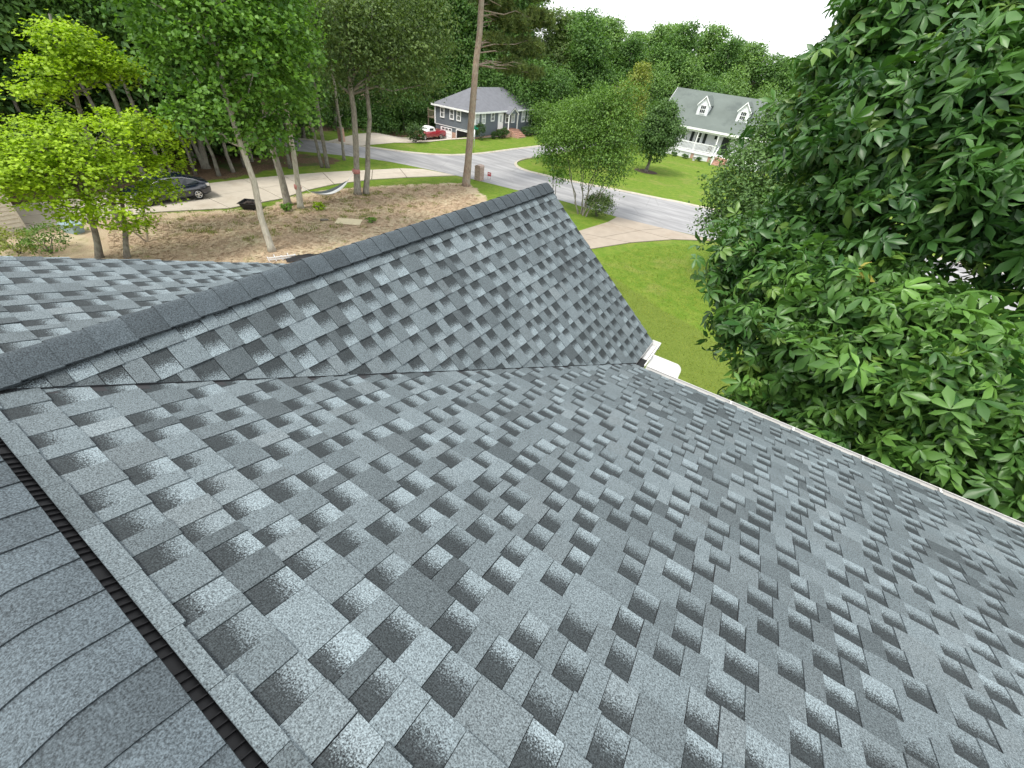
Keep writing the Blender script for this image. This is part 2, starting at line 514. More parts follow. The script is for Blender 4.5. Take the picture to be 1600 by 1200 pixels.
M['sign_green'] = plain('sign_green', (0.01, 0.22, 0.12), 0.4)
M['sign_red'] = plain('sign_red', (0.40, 0.05, 0.06), 0.5)
M['paleblue'] = plain('pale_blue_plastic', (0.28, 0.38, 0.42), 0.5)
M['tarp'] = plain('black_tarp', (0.012, 0.012, 0.014), 0.6)

# ------------------------------------------------------------------ terrain
def sstep(a, b, x):
    t = np.clip((np.asarray(x, float) - a) / (b - a), 0, 1)
    return t * t * (3 - 2 * t)

def height(x, y):
    """ground height in metres at (x, y)"""
    x = np.asarray(x, float); y = np.asarray(y, float)
    u, v = x / K, y / K
    dip = -0.75 * sstep(-35.0, -36.5, u) * sstep(35.5, 41.0, v) * sstep(-48, -43, u) * sstep(60, 50, v)
    bank = 1.2 * sstep(80, 130, v)
    return dip * K + bank

def inside(px, py, poly):
    r_ = np.zeros(px.shape, bool)
    n = len(poly); j = n - 1
    for i in range(n):
        xi, yi = poly[i]; xj, yj = poly[j]
        c = ((yi > py) != (yj > py)) & (px < (xj - xi) * (py - yi) / (yj - yi + 1e-12) + xi)
        r_ ^= c; j = i
    return r_

STRAW = [(-29.5, 0), (-28.6, 8.2), (-26.6, 12.2), (-25.7, 14.2), (-26.6, 16.3), (-26.7, 19.3), (-25.4, 22.5), (-24.2, 25.3), (-22.4, 28.6),
         (-20.6, 28.3), (-18.0, 26.0), (-14.5, 22.6), (-10, 17), (-7, 12), (-6, 0), (-6, -12), (-29.5, -12)]
WOOD1 = [(-33.2, -20), (-33.2, 9), (-32.6, 14), (-32.5, 17.5), (-33.2, 19.8), (-32.2, 22.6), (-32.2, 24.4), (-33.6, 25.6), (-38, 22.6), (-60, 8), (-90, 0), (-90, -60), (-33, -60)]

fine_x = np.arange(-52, 16.01, 0.45); fine_y = np.arange(-14, 76.01, 0.45)
out = lambda a, b, n: np.sign(b - a) * (np.geomspace(1, 1 + abs(b - a), n)[1:] - 1) + a
gx = np.concatenate([out(-52, -900, 16)[::-1], fine_x, out(16, 900, 16)])
gy = np.concatenate([out(-14, -900, 16)[::-1], fine_y, out(76, 1200, 18)])
X, Y = np.meshgrid(gx, gy)
U, Vv = X / K, Y / K
zone = np.zeros(X.shape + (4,))
zone[..., 0] = inside(U, Vv, STRAW)
wood = inside(U, Vv, WOOD1)
wood |= (Vv > 36) & (U < -40.5) & ~((Vv < 46) & (U > -41))
wood |= (Vv > 60.5) & (U < -28)
wood |= (Vv > 74) & (U > -28)
wood |= (U < -43.5) & (Vv > 30)
zone[..., 1] = wood
zone[..., 2] = (Vv < 18.2 - 0.45 * (U + 0.5) + 0.0) & (U > -9) & (zone[..., 0] < .5)
def blur(a, n):
    for _ in range(n):
        a[1:-1, 1:-1] = (a[1:-1, 1:-1] + a[:-2, 1:-1] + a[2:, 1:-1] + a[1:-1, :-2] + a[1:-1, 2:]) / 5
    return a
for ch in (0, 1, 2): zone[..., ch] = blur(zone[..., ch], 3)
zone[..., 3] = 1
ny, nx = X.shape
idx = np.arange(nx * ny).reshape(ny, nx)
quads = np.stack([idx[:-1, :-1], idx[:-1, 1:], idx[1:, 1:], idx[1:, :-1]], -1).reshape(-1, 4)
Z = height(X, Y)
tag(put('ground', np_mesh('ground', np.stack([X, Y, Z], -1).reshape(-1, 3), [quads], {'zone': zone.reshape(-1, 4)}, True), M['ground']), kind='structure')

def sheet(name, poly, mat, dz=0.012, kind='structure', parent=None, cuts=0, thick=0.0, scale=K):
    bm = bmesh.new()
    vs_ = [bm.verts.new((x * scale, y * scale, 0)) for x, y in poly]
    f = bm.faces.new(vs_)
    f.normal_update()
    if f.normal.z < 0 or sum(poly[i][0] * poly[(i + 1) % len(poly)][1] - poly[(i + 1) % len(poly)][0] * poly[i][1] for i in range(len(poly))) < 0:
        f.normal_flip()
    bmesh.ops.triangulate(bm, faces=[f])
    for _ in range(cuts):
        bmesh.ops.subdivide_edges(bm, edges=bm.edges[:], cuts=1, use_grid_fill=True)
    for v in bm.verts: v.co.z = float(height(v.co.x, v.co.y)) + dz
    if thick:
        r_ = bmesh.ops.extrude_face_region(bm, geom=bm.faces[:])
        for e in r_['geom']:
            if isinstance(e, bmesh.types.BMVert): e.co.z += thick
    me = bpy.data.meshes.new(name); bm.to_mesh(me); bm.free()
    o = put(name, me, mat, parent)
    if kind and parent is None: tag(o, kind=kind)
    return o

def smooth_line(pts, n=6):
    """Catmull-Rom through the points"""
    P = [Vector((p[0], p[1], 0)) for p in pts]
    o = []
    for i in range(len(P) - 1):
        a, b, c, d = P[max(i - 1, 0)], P[i], P[i + 1], P[min(i + 2, len(P) - 1)]
        for k in range(n):
            t = k / n
            q = 0.5 * ((2 * b) + (c - a) * t + (2 * a - 5 * b + 4 * c - d) * t * t + (3 * b - a - 3 * c + d) * t ** 3)
            o.append((q.x, q.y))
    o.append((P[-1].x, P[-1].y))
    return o

# street: the long one along the front, and the one branching off between the two far lawns
near_edge = smooth_line([(60, 41), (20, 35.6), (-2.85, 32.2), (-6.3, 31.5), (-9.7, 31.15), (-14.7, 31.2), (-19, 30.6), (-21.6, 30.3), (-24.2, 29.9), (-27.5, 29.2), (-30.6, 28.3), (-33.8, 26.6), (-38, 23.4), (-46, 16.5), (-70, -4)])
far_left = smooth_line([(-75, 2), (-50, 20.5), (-42.3, 26.2), (-38.7, 28.85), (-34.6, 31.1), (-31.7, 32.9), (-29.4, 35.4), (-28.3, 39.2), (-27.8, 44.4), (-27.2, 50.2), (-26.4, 60), (-25, 80)])
far_right = smooth_line([(-21, 80), (-22.8, 62), (-23.7, 52), (-24.1, 44.6), (-24.35, 40.7), (-23.6, 38.4), (-21.8, 37.1), (-19, 37.2), (-16.5, 37.6), (-12.8, 38.6), (-8.8, 39.5), (-5.5, 40.2), (20, 44.2), (60, 50)])
sheet('road', near_edge + far_left + far_right, M['road'], 0.012)

def kerb(name, line, w=0.28, h=0.11):
    bm = MB()
    L = [Vector((x * K, y * K, 0)) for x, y in line]
    prof = [(0, 0), (0, h), (w * .55, h * .9), (w, 0.02)]
    vs_, fs = [], []
    for i, p in enumerate(L):
        d = (L[min(i + 1, len(L) - 1)] - L[max(i - 1, 0)]).normalized()
        nrm = Vector((-d.y, d.x, 0))
        for o_, z in prof:
            q = p + nrm * (o_ - w * .5); vs_.append((q.x, q.y, float(height(q.x, q.y)) + z))
    m_ = len(prof)
    for i in range(len(L) - 1):
        for k in range(m_ - 1):
            fs.append((i * m_ + k, (i + 1) * m_ + k, (i + 1) * m_ + k + 1, i * m_ + k + 1))
    bm.add(vs_, fs)
    return tag(bm.build(name, M['kerb']), kind='structure')
kerb('kerb_grey_house_lawn', far_left[::-1])
kerb('kerb_pear_lawn', far_right[::-1])

def panelled_drive(name, a_line, b_line, mat, label=None):
    """a concrete drive between two edge lines, cast in panels with open joints"""
    base = sheet(name, list(a_line) + list(b_line)[::-1], M['mulch'], 0.016)
    n = len(a_line) - 1
    for i in range(n):
        a0, a1, b0, b1 = [Vector((p[0] * K, p[1] * K, 0)) for p in (a_line[i], a_line[i + 1], b_line[i], b_line[i + 1])]
        wdt = ((a0 - b0).length + (a1 - b1).length) / 2
        m_ = 2 if wdt > 2.6 else 1
        for j in range(m_):
            q = [a0.lerp(b0, j / m_), a1.lerp(b1, j / m_), a1.lerp(b1, (j + 1) / m_), a0.lerp(b0, (j + 1) / m_)]
            c = sum(q, Vector()) / 4
            q = [c + (p - c) * (1 - 0.03 / max((p - c).length, .3)) for p in q]
            bm = MB()
            z0 = float(height(c.x, c.y))
            bm.prism([(p.x, p.y) for p in q][::-1] if (q[1] - q[0]).cross(q[2] - q[1]).z < 0 else [(p.x, p.y) for p in q], z0 + 0.0, z0 + 0.055 + random.uniform(-.003, .003))
            bm.build('concrete_panel', mat, base)
    return base

panelled_drive('driveway_neighbour', [(-34.5, -4), (-33.2, 3), (-32.4, 8.5), (-31.9, 12.5), (-31.6, 16.1), (-31.06, 18.7), (-30.34, 21.5), (-29.0, 25.2), (-28.2, 27.4), (-27.0, 29.0)],
               [(-29.6, -4), (-28.9, 5), (-28.3, 9.2), (-26.7, 12.4), (-26.6, 15.6), (-27.25, 18.0), (-27.4, 20.2), (-26.9, 23.2), (-25.9, 25.9), (-24.1, 29.8)], M['concrete'])
panelled_drive('driveway_own', [(-9.9, 31.0), (-9.9, 29.2), (-10.6, 25.4), (-12.6, 20), (-15, 14), (-16, 9)], [(-3.0, 31.9), (-5.3, 29.6), (-7.2, 26.6), (-9.2, 22.2), (-11.6, 15), (-12, 9)], M['concrete2'])
sheet('driveway_grey_house', [(-39.2, 28.8), (-36.4, 30.6), (-36.0, 34.3), (-35.1, 37.0), (-35.0, 41.5), (-34.9, 44.7), (-39.4, 44.7), (-40.8, 40), (-41, 34)], M['concrete'], 0.03, cuts=3)
sheet('path_grey_house', [(-36.2, 34.0), (-34.9, 36.6), (-34.5, 41.5), (-33.6, 46.2), (-32.4, 52.3), (-31.3, 58.2), (-31.7, 58.3), (-32.9, 52.4), (-34.2, 46.2), (-35.05, 41.5), (-35.4, 36.8)], M['concrete'], 0.05, cuts=2)

# ------------------------------------------------------------------ the house under the eye
TH, PH = 0.31962, 0.67853
st_, ct_, tt_ = math.sin(TH), math.cos(TH), math.tan(TH)
sp_, cp_, tp_ = math.sin(PH), math.cos(PH), math.tan(PH)
YA, ZA = -0.0883, 8.694                 # top edge of the front slope beside the ridge vent
YE = 4.1417                             # front eave
ZE = ZA - (YE - YA) * tt_
XCR, ZCR = -2.4906, 8.7465              # crest of the cross gable
YG = 4.8076                             # its gable end
XRK, XEND = -4.328, 6.6
YCR = -0.262                            # main crest
ZMR = ZA + (YA - YCR) * tt_
LS = (YE - YA) / ct_ + 0.015
LG = (ZCR - ZE) / sp_ + 0.02

house = thing('shingled_house', 'house roofed in blue grey laminated shingles with cross gable and white gutter', 'house', (0.5, -0.5, 0))
HO = Vector((0.5, -0.5, 0))

def clip_poly(poly, a, b, c):
    """keep a*s + b*t + c >= 0"""
    o = []
    n = len(poly)
    for i in range(n):
        p, q = poly[i], poly[(i + 1) % n]
        dp, dq = a * p[0] + b * p[1] + c, a * q[0] + b * q[1] + c
        if dp >= 0: o.append(p)
        if (dp >= 0) != (dq >= 0):
            k = dp / (dp - dq); o.append((p[0] + (q[0] - p[0]) * k, p[1] + (q[1] - p[1]) * k))
    return o

PIECES = []     # (owner, verts Nx3, faces, attr Nx4, projected area)
TONES = [0.112, 0.125, 0.13, 0.10, 0.142, 0.12, 0.152, 0.074, 0.115, 0.13]
PATS = [[('T', .15), ('R', .125), ('T', .095), ('R', .13), ('T', .18), ('R', .115), ('T', .085), ('R', .12)],
        [('T', .10), ('R', .13), ('T', .17), ('R', .115), ('T', .08), ('R', .14), ('T', .14), ('R', .125)],
        [('T', .20), ('R', .12), ('T', .11), ('R', .14), ('T', .09), ('R', .13), ('T', .10), ('R', .11)],
        [('T', .08), ('R', .13), ('T', .13), ('R', .12), ('T', .22), ('R', .13), ('T', .08), ('R', .11)]]

def add_piece(owner, O, e, d, n, poly, t0, t1, h0, h1, tone, grad, hue, drop=0.012, jit=0.0):
    if len(poly) < 3: return
    ar = abs(sum(poly[i][0] * poly[(i + 1) % len(poly)][1] - poly[(i + 1) % len(poly)][0] * poly[i][1] for i in range(len(poly)))) / 2
    if ar < 2e-4: return
    sgn = sum(poly[i][0] * poly[(i + 1) % len(poly)][1] - poly[(i + 1) % len(poly)][0] * poly[i][1] for i in range(len(poly)))
    ori = e.cross(d).dot(n) * sgn
    if ori < 0: poly = poly[::-1]
    m = len(poly)
    top, bot, at = [], [], []
    for s, t in poly:
        k = (t - t0) / (t1 - t0)
        h = h0 + (h1 - h0) * k + jit * k
        p = O + e * s + d * t
        top.append(p + n * h); bot.append(p + n * (h - drop * (0.25 + .75 * k)))
        at.append((tone, grad, k, hue))
    V = top + bot
    F = [tuple(range(m))] + [((i + 1) % m, i, m + i, m + (i + 1) % m) for i in range(m)]
    c = sum(top, Vector()) / m
    r = c - EYE
    dep = r.dot(ax_f)
    area = 0.0
    if dep > 0.05:
        sx, sy = r.dot(ax_r) / dep, r.dot(ax_u) / dep
        if abs(sx) < 1.28 and abs(sy) < 0.96:
            area = ar * max(0, -r.normalized().dot(n)) / dep ** 2
    PIECES.append((owner, V, F, at + at, area))

def shingle_field(owner, O, e, d, n, butts, s0, s1, clips, seed, ofs=0.148):
    R = random.Random(seed)
    for k in range(len(butts) - 1):
        ta, tb = butts[k], butts[k + 1]
        E_ = tb - ta
        s = s0 - 1.2 + (k * ofs) % 1.0
        while s < s1:
            pat = PATS[R.randrange(4)]
            cluster = R.random()
            for typ, w in pat:
                w *= R.uniform(.70, .95)
                a, b = s, s + w
                s = b
                if b < s0 - .3 or a > s1 + .3: continue
                j1, j2 = R.uniform(-.0025, .0025), R.uniform(-.0025, .0025)
                g = 0.0011 if R.random() < .88 else 0.0026
                poly = [(a + g, ta - 0.012), (b - g, ta - 0.012), (b - g, tb + j1), (a + g, tb + j2)]
                poly = clip_poly(poly, 1, 0, -s0); poly = clip_poly(poly, -1, 0, s1) if poly else poly
                for c in clips:
                    if poly: poly = clip_poly(poly, *c)
                if not poly: continue
                hue = R.random() ** 2 * (0.5 + .5 * (cluster > .7))
                if typ == 'T':
                    add_piece(owner, O, e, d, n, poly, ta, tb, 0.003, 0.0105 + R.uniform(-.001, .0015), R.choice(TONES) * (0.92 + .28 * cluster), 0.0, hue, 0.0095, R.choice((0, 0, 0, .002)))
                else:
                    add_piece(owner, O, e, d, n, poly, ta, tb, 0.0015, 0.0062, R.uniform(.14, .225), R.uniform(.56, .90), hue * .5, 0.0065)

def courses(t_first, t_end, E_=0.1435):
    n_ = max(1, round((t_end - t_first) / E_))
    return [t_first + (t_end - t_first) * i / n_ for i in range(n_ + 1)]

def deck(name, pts, drop=0.03):
    """roof deck slab: polygon in 3-D, given thickness downwards"""
    m_ = MB().extrude([Vector(p) - Vector((0, 0, 0.004)) for p in pts], (0, 0, -drop))
    return m_.build(name, M['deck'], house)

vk = st_ / tp_                                            # valley drift per metre of slope
xv0 = XCR + (ZCR - ZA) / tp_
front = deck('front_roof_slope', [(XRK, YA, ZA), (XEND, YA, ZA), (XEND, YE, ZE), (XRK, YE, ZE)])
gab_r = deck('cross_gable_slope', [(XCR, -0.2, ZCR), (XCR, YG, ZCR), (XCR + LG * cp_, YG, ZCR - LG * sp_), (XCR + LG * cp_, YE + .02, ZCR - LG * sp_)])
gab_l = deck('cross_gable_far_slope', [(XCR, -0.2, ZCR), (XCR, YG, ZCR), (XCR - LG * cp_, YG, ZCR - LG * sp_), (XCR - LG * cp_, YE + .02, ZCR - LG * sp_)])
YB, ZB = 2 * YCR - YA, ZA
back = deck('back_roof_slope', [(XRK, YB, ZB), (XEND, YB, ZB), (XEND, YB - 4.3, ZB - 4.3 * tt_), (XRK, YB - 4.3, ZB - 4.3 * tt_)])

e1, d1, n1 = Vector((1, 0, 0)), Vector((0, ct_, -st_)), Vector((0, st_, ct_))
O1 = Vector((0, YA, ZA))
bt = [0.0] + courses(0.050, LS, 0.1425)
# top strip beside the vent: short closed course with a thick edge
R0 = random.Random(3)
s = -2.6
while s < XEND:
    w = R0.choice((.15, .20, .12, .25)) * R0.uniform(.9, 1.1)
    jt = R0.uniform(-.006, .008)
    poly = [(s + .001, 0), (s + w - .001, 0), (s + w - .001, .050 + jt), (s + .001, .050 + jt)]
    poly = clip_poly(poly, 1, -vk, -(xv0 - .04))
    add_piece(front, O1, e1, d1, n1, poly, 0, .050, 0.013, 0.0125, R0.choice((.11, .135, .10, .15)), 0.0, .1, 0.016)
    s += w
shingle_field(front, O1, e1, d1, n1, bt[1:], -2.6, XEND, [(1, -vk, -(xv0 - .05))], 11)
xl0 = XCR - (ZCR - ZA) / tp_
shingle_field(front, O1, e1, d1, n1, bt, XRK - .02, -2.4, [(-1, -vk, xl0 + .03)], 12)
e2, d2, n2 = Vector((0, 1, 0)), Vector((cp_, 0, -sp_)), Vector((sp_, 0, cp_))
O2 = Vector((XCR, 0, ZCR))
yv0 = YA + (ZA - ZCR) / tt_
yvk = sp_ / tt_
shingle_field(gab_r, O2, e2, d2, n2, courses(0.055, LG, 0.1435), -0.4, YG + .02, [(1, -yvk, -(yv0 + .035))], 13, 0.151)
d2l, n2l = Vector((-cp_, 0, -sp_)), Vector((-sp_, 0, cp_))
shingle_field(gab_l, O2, e2, d2l, n2l, courses(0.055, LG, 0.1435), -0.4, YG + .02, [(1, -yvk, -(yv0 + .035))], 14)
d3, n3 = Vector((0, -ct_, -st_)), Vector((0, -st_, ct_))
shingle_field(back, Vector((0, YB, ZB)), e1, d3, n3, courses(0.0, 4.5, 0.1435), XRK - .02, XEND, [], 15)

def piece_mesh(name, lst, org):
    V, F, A = [], [], []
    for _, v, f, a, _ in lst:
        n = len(V)
        V += [p - org for p in v]; F += [tuple(i + n for i in q) for q in f]; A += a
    me = bpy.data.meshes.new(name)
    me.from_pydata(V, [], F)
    at = me.attributes.new('sh', 'FLOAT_COLOR', 'POINT')
    at.data.foreach_set('color', np.asarray(A, dtype=np.float32).ravel())
    me.update()
    return me
order = sorted(range(len(PIECES)), key=lambda i: -PIECES[i][4])
single = set(order[:300])
for i in order[:300]:
    p = PIECES[i]
    c = sum(p[1], Vector()) / len(p[1])
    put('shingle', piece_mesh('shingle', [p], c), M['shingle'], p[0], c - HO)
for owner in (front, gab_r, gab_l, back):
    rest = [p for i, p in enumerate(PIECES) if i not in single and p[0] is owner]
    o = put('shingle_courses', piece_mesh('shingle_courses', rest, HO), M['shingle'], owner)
    o['kind'] = 'stuff'

def softabs(a, r): return math.sqrt(a * a + r * r) - r

def ridge_cap(parent, along, side, crest, tan_, L, w, r, tone, lift0, lift1, skew, R):
    """one folded cap shingle: along/side unit vectors, crest point at its start"""
    nn = 12
    V, F, A = [], [], []
    for j, (u, lf) in enumerate(((0.0, lift0), (0.5, (lift0 + lift1) / 2), (1.0, lift1))):
        for i in range(nn + 1):
            a = -w + 2 * w * i / nn
            p = crest + along * (L * u + skew * a) + side * a + Vector((0, 0, lf - tan_ * softabs(a, r) + R.uniform(-.0006, .0006)))
            V.append(p); A.append((tone * R.uniform(.95, 1.05), 0, u, 0))
    m = nn + 1
    for j in range(2):
        for i in range(nn):
            F.append((j * m + i, j * m + i + 1, (j + 1) * m + i + 1, (j + 1) * m + i))
    # butt edge and the two side edges, given thickness (own vertices: crisp edges)
    b1 = len(V)
    for i in range(m): V.append(V[2 * m + i].copy()); A.append((tone * .6, 0, 1, 0))
    for i in range(m): V.append(V[2 * m + i] - Vector((0, 0, .008)) - along * .001); A.append((tone * .5, 0, 1, 0))
    for i in range(nn): F.append((b1 + i, b1 + i + 1, b1 + m + i + 1, b1 + m + i))
    for col in (0, nn):
        b2 = len(V)
        for j in range(3): V.append(V[j * m + col].copy()); A.append((tone * .6, 0, 1, 0))
        for j in range(3): V.append(V[j * m + col] - Vector((0, 0, .011))); A.append((tone * .5, 0, 1, 0))
        for j in range(2): F.append((b2 + j, b2 + j + 1, b2 + 4 + j, b2 + 3 + j))
    c = sum(V, Vector()) / len(V)
    me = bpy.data.meshes.new('ridge_cap')
    me.from_pydata([p - c for p in V], [], F)
    at = me.attributes.new('sh', 'FLOAT_COLOR', 'POINT'); at.data.foreach_set('color', np.asarray(A, np.float32).ravel())
    bm = bmesh.new(); bm.from_mesh(me); bmesh.ops.recalc_face_normals(bm, faces=bm.faces); bm.to_mesh(me); bm.free()
    me.polygons.foreach_set('use_smooth', [True] * len(me.polygons))
    me.update()
    return put('ridge_cap', me, M['cap'], parent, c - origin(parent))

RC = random.Random(5)
crown_r = deck('cross_gable_ridge', [(XCR - .06, -.2, ZCR - .045), (XCR + .06, -.2, ZCR - .045), (XCR + .06, YG - .02, ZCR - .045), (XCR - .06, YG - .02, ZCR - .045)], .02)
y = YG + .015
while y > -0.33:
    ridge_cap(crown_r, Vector((0, -1, 0)), Vector((1, 0, 0)), Vector((XCR, y, ZCR)), tp_, .165, .114, .022, RC.choice((.062, .071, .056, .077)), 0.020, 0.0275, RC.uniform(-.03, .03), RC)
    y -= 0.1435
vent = MB()
vent.box(-4.3, XEND - .05, YCR - .10, YCR + .10, ZMR - .05, ZMR - .005)
for sgn in (1, -1):
    a = Vector((0, YCR + sgn * .125, ZMR - .125 * tt_ + .012)); b = Vector((0, YCR + sgn * .176, ZMR - .176 * tt_ + .001))
    for i in range(int((XEND - XRK) / .031)):
        x = XRK + .05 + i * .031 + random.uniform(-.004, .004)
        if random.random() < .06: continue
        vent.obox(Vector((x, 0, 0)) + (a + b) / 2 + Vector((0, 0, .001)), (.0012, 0, 0), (b - a) * .48, (0, 0, .006))
    vent.obox(Vector(((XRK + XEND) / 2, 0, -.006)) + (a + b) / 2, ((XEND - XRK) / 2 - .06, 0, 0), (b - a) / 2, (0, 0, .004))
vent_o = vent.build('ridge_vent', M['black'], house)
x = XEND - .1
RC = random.Random(9)
while x > XRK:
    ridge_cap(vent_o, Vector((1, 0, 0)), Vector((0, 1, 0)), Vector((x - .166, YCR, ZMR)), tt_, .166, .153, .06, RC.choice((.078, .088, .070, .096)), 0.032, 0.0395, RC.uniform(-.05, .05), RC)
    x -= 0.1435

# valley, eaves, gutters
MB().extrude([(xv0 - .03, YA, ZA + .003), (xv0 + .03, YA, ZA + .003), (xv0 + LS * vk + .03, YE, ZE + .003), (xv0 + LS * vk - .03, YE, ZE + .003)], (0, 0, -.004)).build('valley_flashing', M['deck'], house)
GP = [(0, -.012), (0, -.115), (.062, -.115), (.098, -.065), (.108, -.018), (.093, -.014), (.093, -.019), (.1035, -.023), (.094, -.066), (.060, -.111), (.004, -.111), (.004, -.012)]
XG0 = XCR + (ZCR - ZE) / tp_                               # gable eave line
gut = MB().extrude([(XG0 + .13, YE + .012 + a, ZE + b) for a, b in GP], (XEND - XG0 - .16, 0, 0))
g_main = gut.build('eave_gutter', M['white'], house)
MB().box(XG0 + .14, XEND - .05, YE + .018, YE + .094, ZE - .108, ZE - .052).build('gutter_dark_fill', M['mulch'], g_main)  # dark fill, raised to draw the shaded gutter opening as a line
for xx in np.arange(0.4, XEND, 0.62):
    MB().box(xx, xx + .018, YE + .014, YE + .110, ZE - .017, ZE - .012).build('gutter_hanger', M['white'], g_main)
g2 = MB().extrude([(XG0 + .012 + a, YE + .10, ZE + b) for a, b in GP], (0, YG - YE - .04, 0))
g2.box(XG0 + .012, XG0 + .12, YG + .058, YG + .064, ZE - .115, ZE - .014)
g_gab = g2.build('gable_gutter', M['white'], house)
MB().box(XG0 + .02, XG0 + .075, YE + .30, YG + .05, ZE - .106, ZE - .085).build('gutter_floor', M['white'], g_gab)
MB().box(XG0 + .018, XG0 + .105, YE + .02, YE + .27, ZE - .07, ZE - .045).build('gutter_mouth_shade', M['black'], g_gab)  # black block stands for the shaded gap inside the gable gutter
# splash guard: upright plate with a rounded corner at the inside corner, plus its short wing
def guard_plate(u0, u1, rr, h):
    pts = [(u0, -.03), (u1, -.03), (u1, h - rr)]
    for k in range(1, 8):
        t = k / 8 * math.pi / 2
        pts.append((u1 - rr + rr * math.cos(t), h - rr + rr * math.sin(t)))
    return pts + [(u1 - rr, h), (u0, h)]
sg = MB().extrude([(u, YE + .125 + v * .25, ZE + v) for u, v in guard_plate(XG0 + .14, XG0 + .50, .075, .13)], (0, .004, 0))
sg.extrude([(XG0 + .135 + v * .1, u, ZE + v) for u, v in guard_plate(YE + .122, YE + .36, .07, .14)], (.004, 0, 0))
sg.build('splash_guard', M['white'], house)
fas = MB()
fas.box(XG0 + .02, XEND, YE - .022, YE - .002, ZE - .17, ZE - .036)
fas.box(XRK + .05, XCR - LG * cp_, YE - .022, YE - .002, ZE - .17, ZE - .036)
fas.obox((XCR + (LG * .5) * cp_, YG - .03, ZCR - LG * .5 * sp_ - .11), (LG * .49 * cp_, 0, -LG * .49 * sp_), (0, .012, 0), (0, 0, .075))
fas.obox((XCR - (LG * .5) * cp_, YG - .03, ZCR - LG * .5 * sp_ - .11), (-LG * .49 * cp_, 0, -LG * .49 * sp_), (0, .012, 0), (0, 0, .075))
fas.obox((XRK + .03, (YA + YE) / 2, (ZA + ZE) / 2 - .11), (.012, 0, 0), (0, (YE - YA) * .49, -(ZA - ZE) * .49), (0, 0, .075))
fas.build('fascia_board', M['white'], house)
wl = MB()
wl.box(XRK + .35, XEND - .3, YB - 3.9, YE - .42, 0, ZE - .12)
wl.box(XCR - 1.35, XCR + 1.35, YE - .5, YG - .38, 0, ZE - .12)
wl.extrude([(XCR - 1.35, YG - .38, ZE - .12), (XCR + 1.35, YG - .38, ZE - .12), (XCR, YG - .38, ZCR - .2)], (0, -.2, 0))
wl.build('wall', M['own_wall'], house)

# ------------------------------------------------------------------ foliage
def unit(a): return a / (np.linalg.norm(a, axis=-1, keepdims=True) + 1e-9)

def leaf_cards(P, N, size, rng, aspect=0.55, fold=0.18, tint=None, yel=None):
    """one folded four-cornered leaf per point"""
    n = len(P)
    ax = unit(np.cross(N, rng.normal(size=(n, 3))))
    sd = np.cross(N, ax)
    L = size * rng.uniform(.65, 1.3, (n, 1)); W = L * aspect
    v = np.stack([P - ax * L / 2, P + sd * W / 2 + N * L * fold, P + ax * L / 2, P - sd * W / 2 + N * L * fold], 1).reshape(-1, 3)
    b = np.arange(n)[:, None] * 4
    f = np.concatenate([b + np.array([[0, 1, 2]]), b + np.array([[0, 2, 3]])])
    a = np.zeros((n, 4)); a[:, 0] = tint; a[:, 3] = 1
    if yel is not None: a[:, 1] = yel
    return v, f, np.repeat(a, 4, axis=0)

def crown_points(lobes, n_tw, per, spread, rng, shell=0.55, squash=0.8, up=0.55, droop=0.0):
    lb = np.asarray(lobes, float)
    w = lb[:, 3] ** 2; w /= w.sum()
    k = rng.choice(len(lb), n_tw, p=w)
    d = unit(rng.normal(size=(n_tw, 3)))
    d[:, 2] = np.abs(d[:, 2]) * np.where(rng.random(n_tw) < .72, 1, -1)
    r = lb[k, 3:4] * rng.uniform(shell, 1.0, (n_tw, 1)) ** .6
    r *= 1 + .18 * rng.normal(size=(n_tw, 1)).clip(-1.5, 1.5)
    tw = lb[k, :3] + d * r * np.array([1, 1, squash])
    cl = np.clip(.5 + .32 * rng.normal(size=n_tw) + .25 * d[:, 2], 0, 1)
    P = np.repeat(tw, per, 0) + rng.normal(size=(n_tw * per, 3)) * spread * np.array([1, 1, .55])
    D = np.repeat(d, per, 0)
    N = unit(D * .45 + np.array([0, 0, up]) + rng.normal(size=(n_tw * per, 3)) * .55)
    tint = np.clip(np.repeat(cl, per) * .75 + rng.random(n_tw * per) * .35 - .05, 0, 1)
    if droop: P[:, 2] -= droop * rng.random(n_tw * per)
    return P, N, tint

def crown_mesh(name, lobes, n_tw, per, spread, size, rng, aspect=.55, yel=0.0, **kw):
    P, N, ti = crown_points(lobes, n_tw, per, spread, rng, **kw)
    ye = (rng.random(len(P)) < yel) * rng.uniform(.3, .9, len(P)) if yel else None
    v, f, a = leaf_cards(P, N, size, rng, aspect, tint=ti, yel=ye)
    return np_mesh(name, v, [f], {'tint': a})

def limb(mb, a, b, r0, r1, R, wob=.08, n=4, sides=6):
    a, b = Vector(a), Vector(b)
    L = (b - a).length
    pts = [a.lerp(b, i / n) + Vector((R.uniform(-1, 1), R.uniform(-1, 1), R.uniform(-.4, .9))) * wob * L * (0 < i < n) for i in range(n + 1)]
    mb.tube(pts, [r0 + (r1 - r0) * i / n for i in range(n + 1)], sides, True)

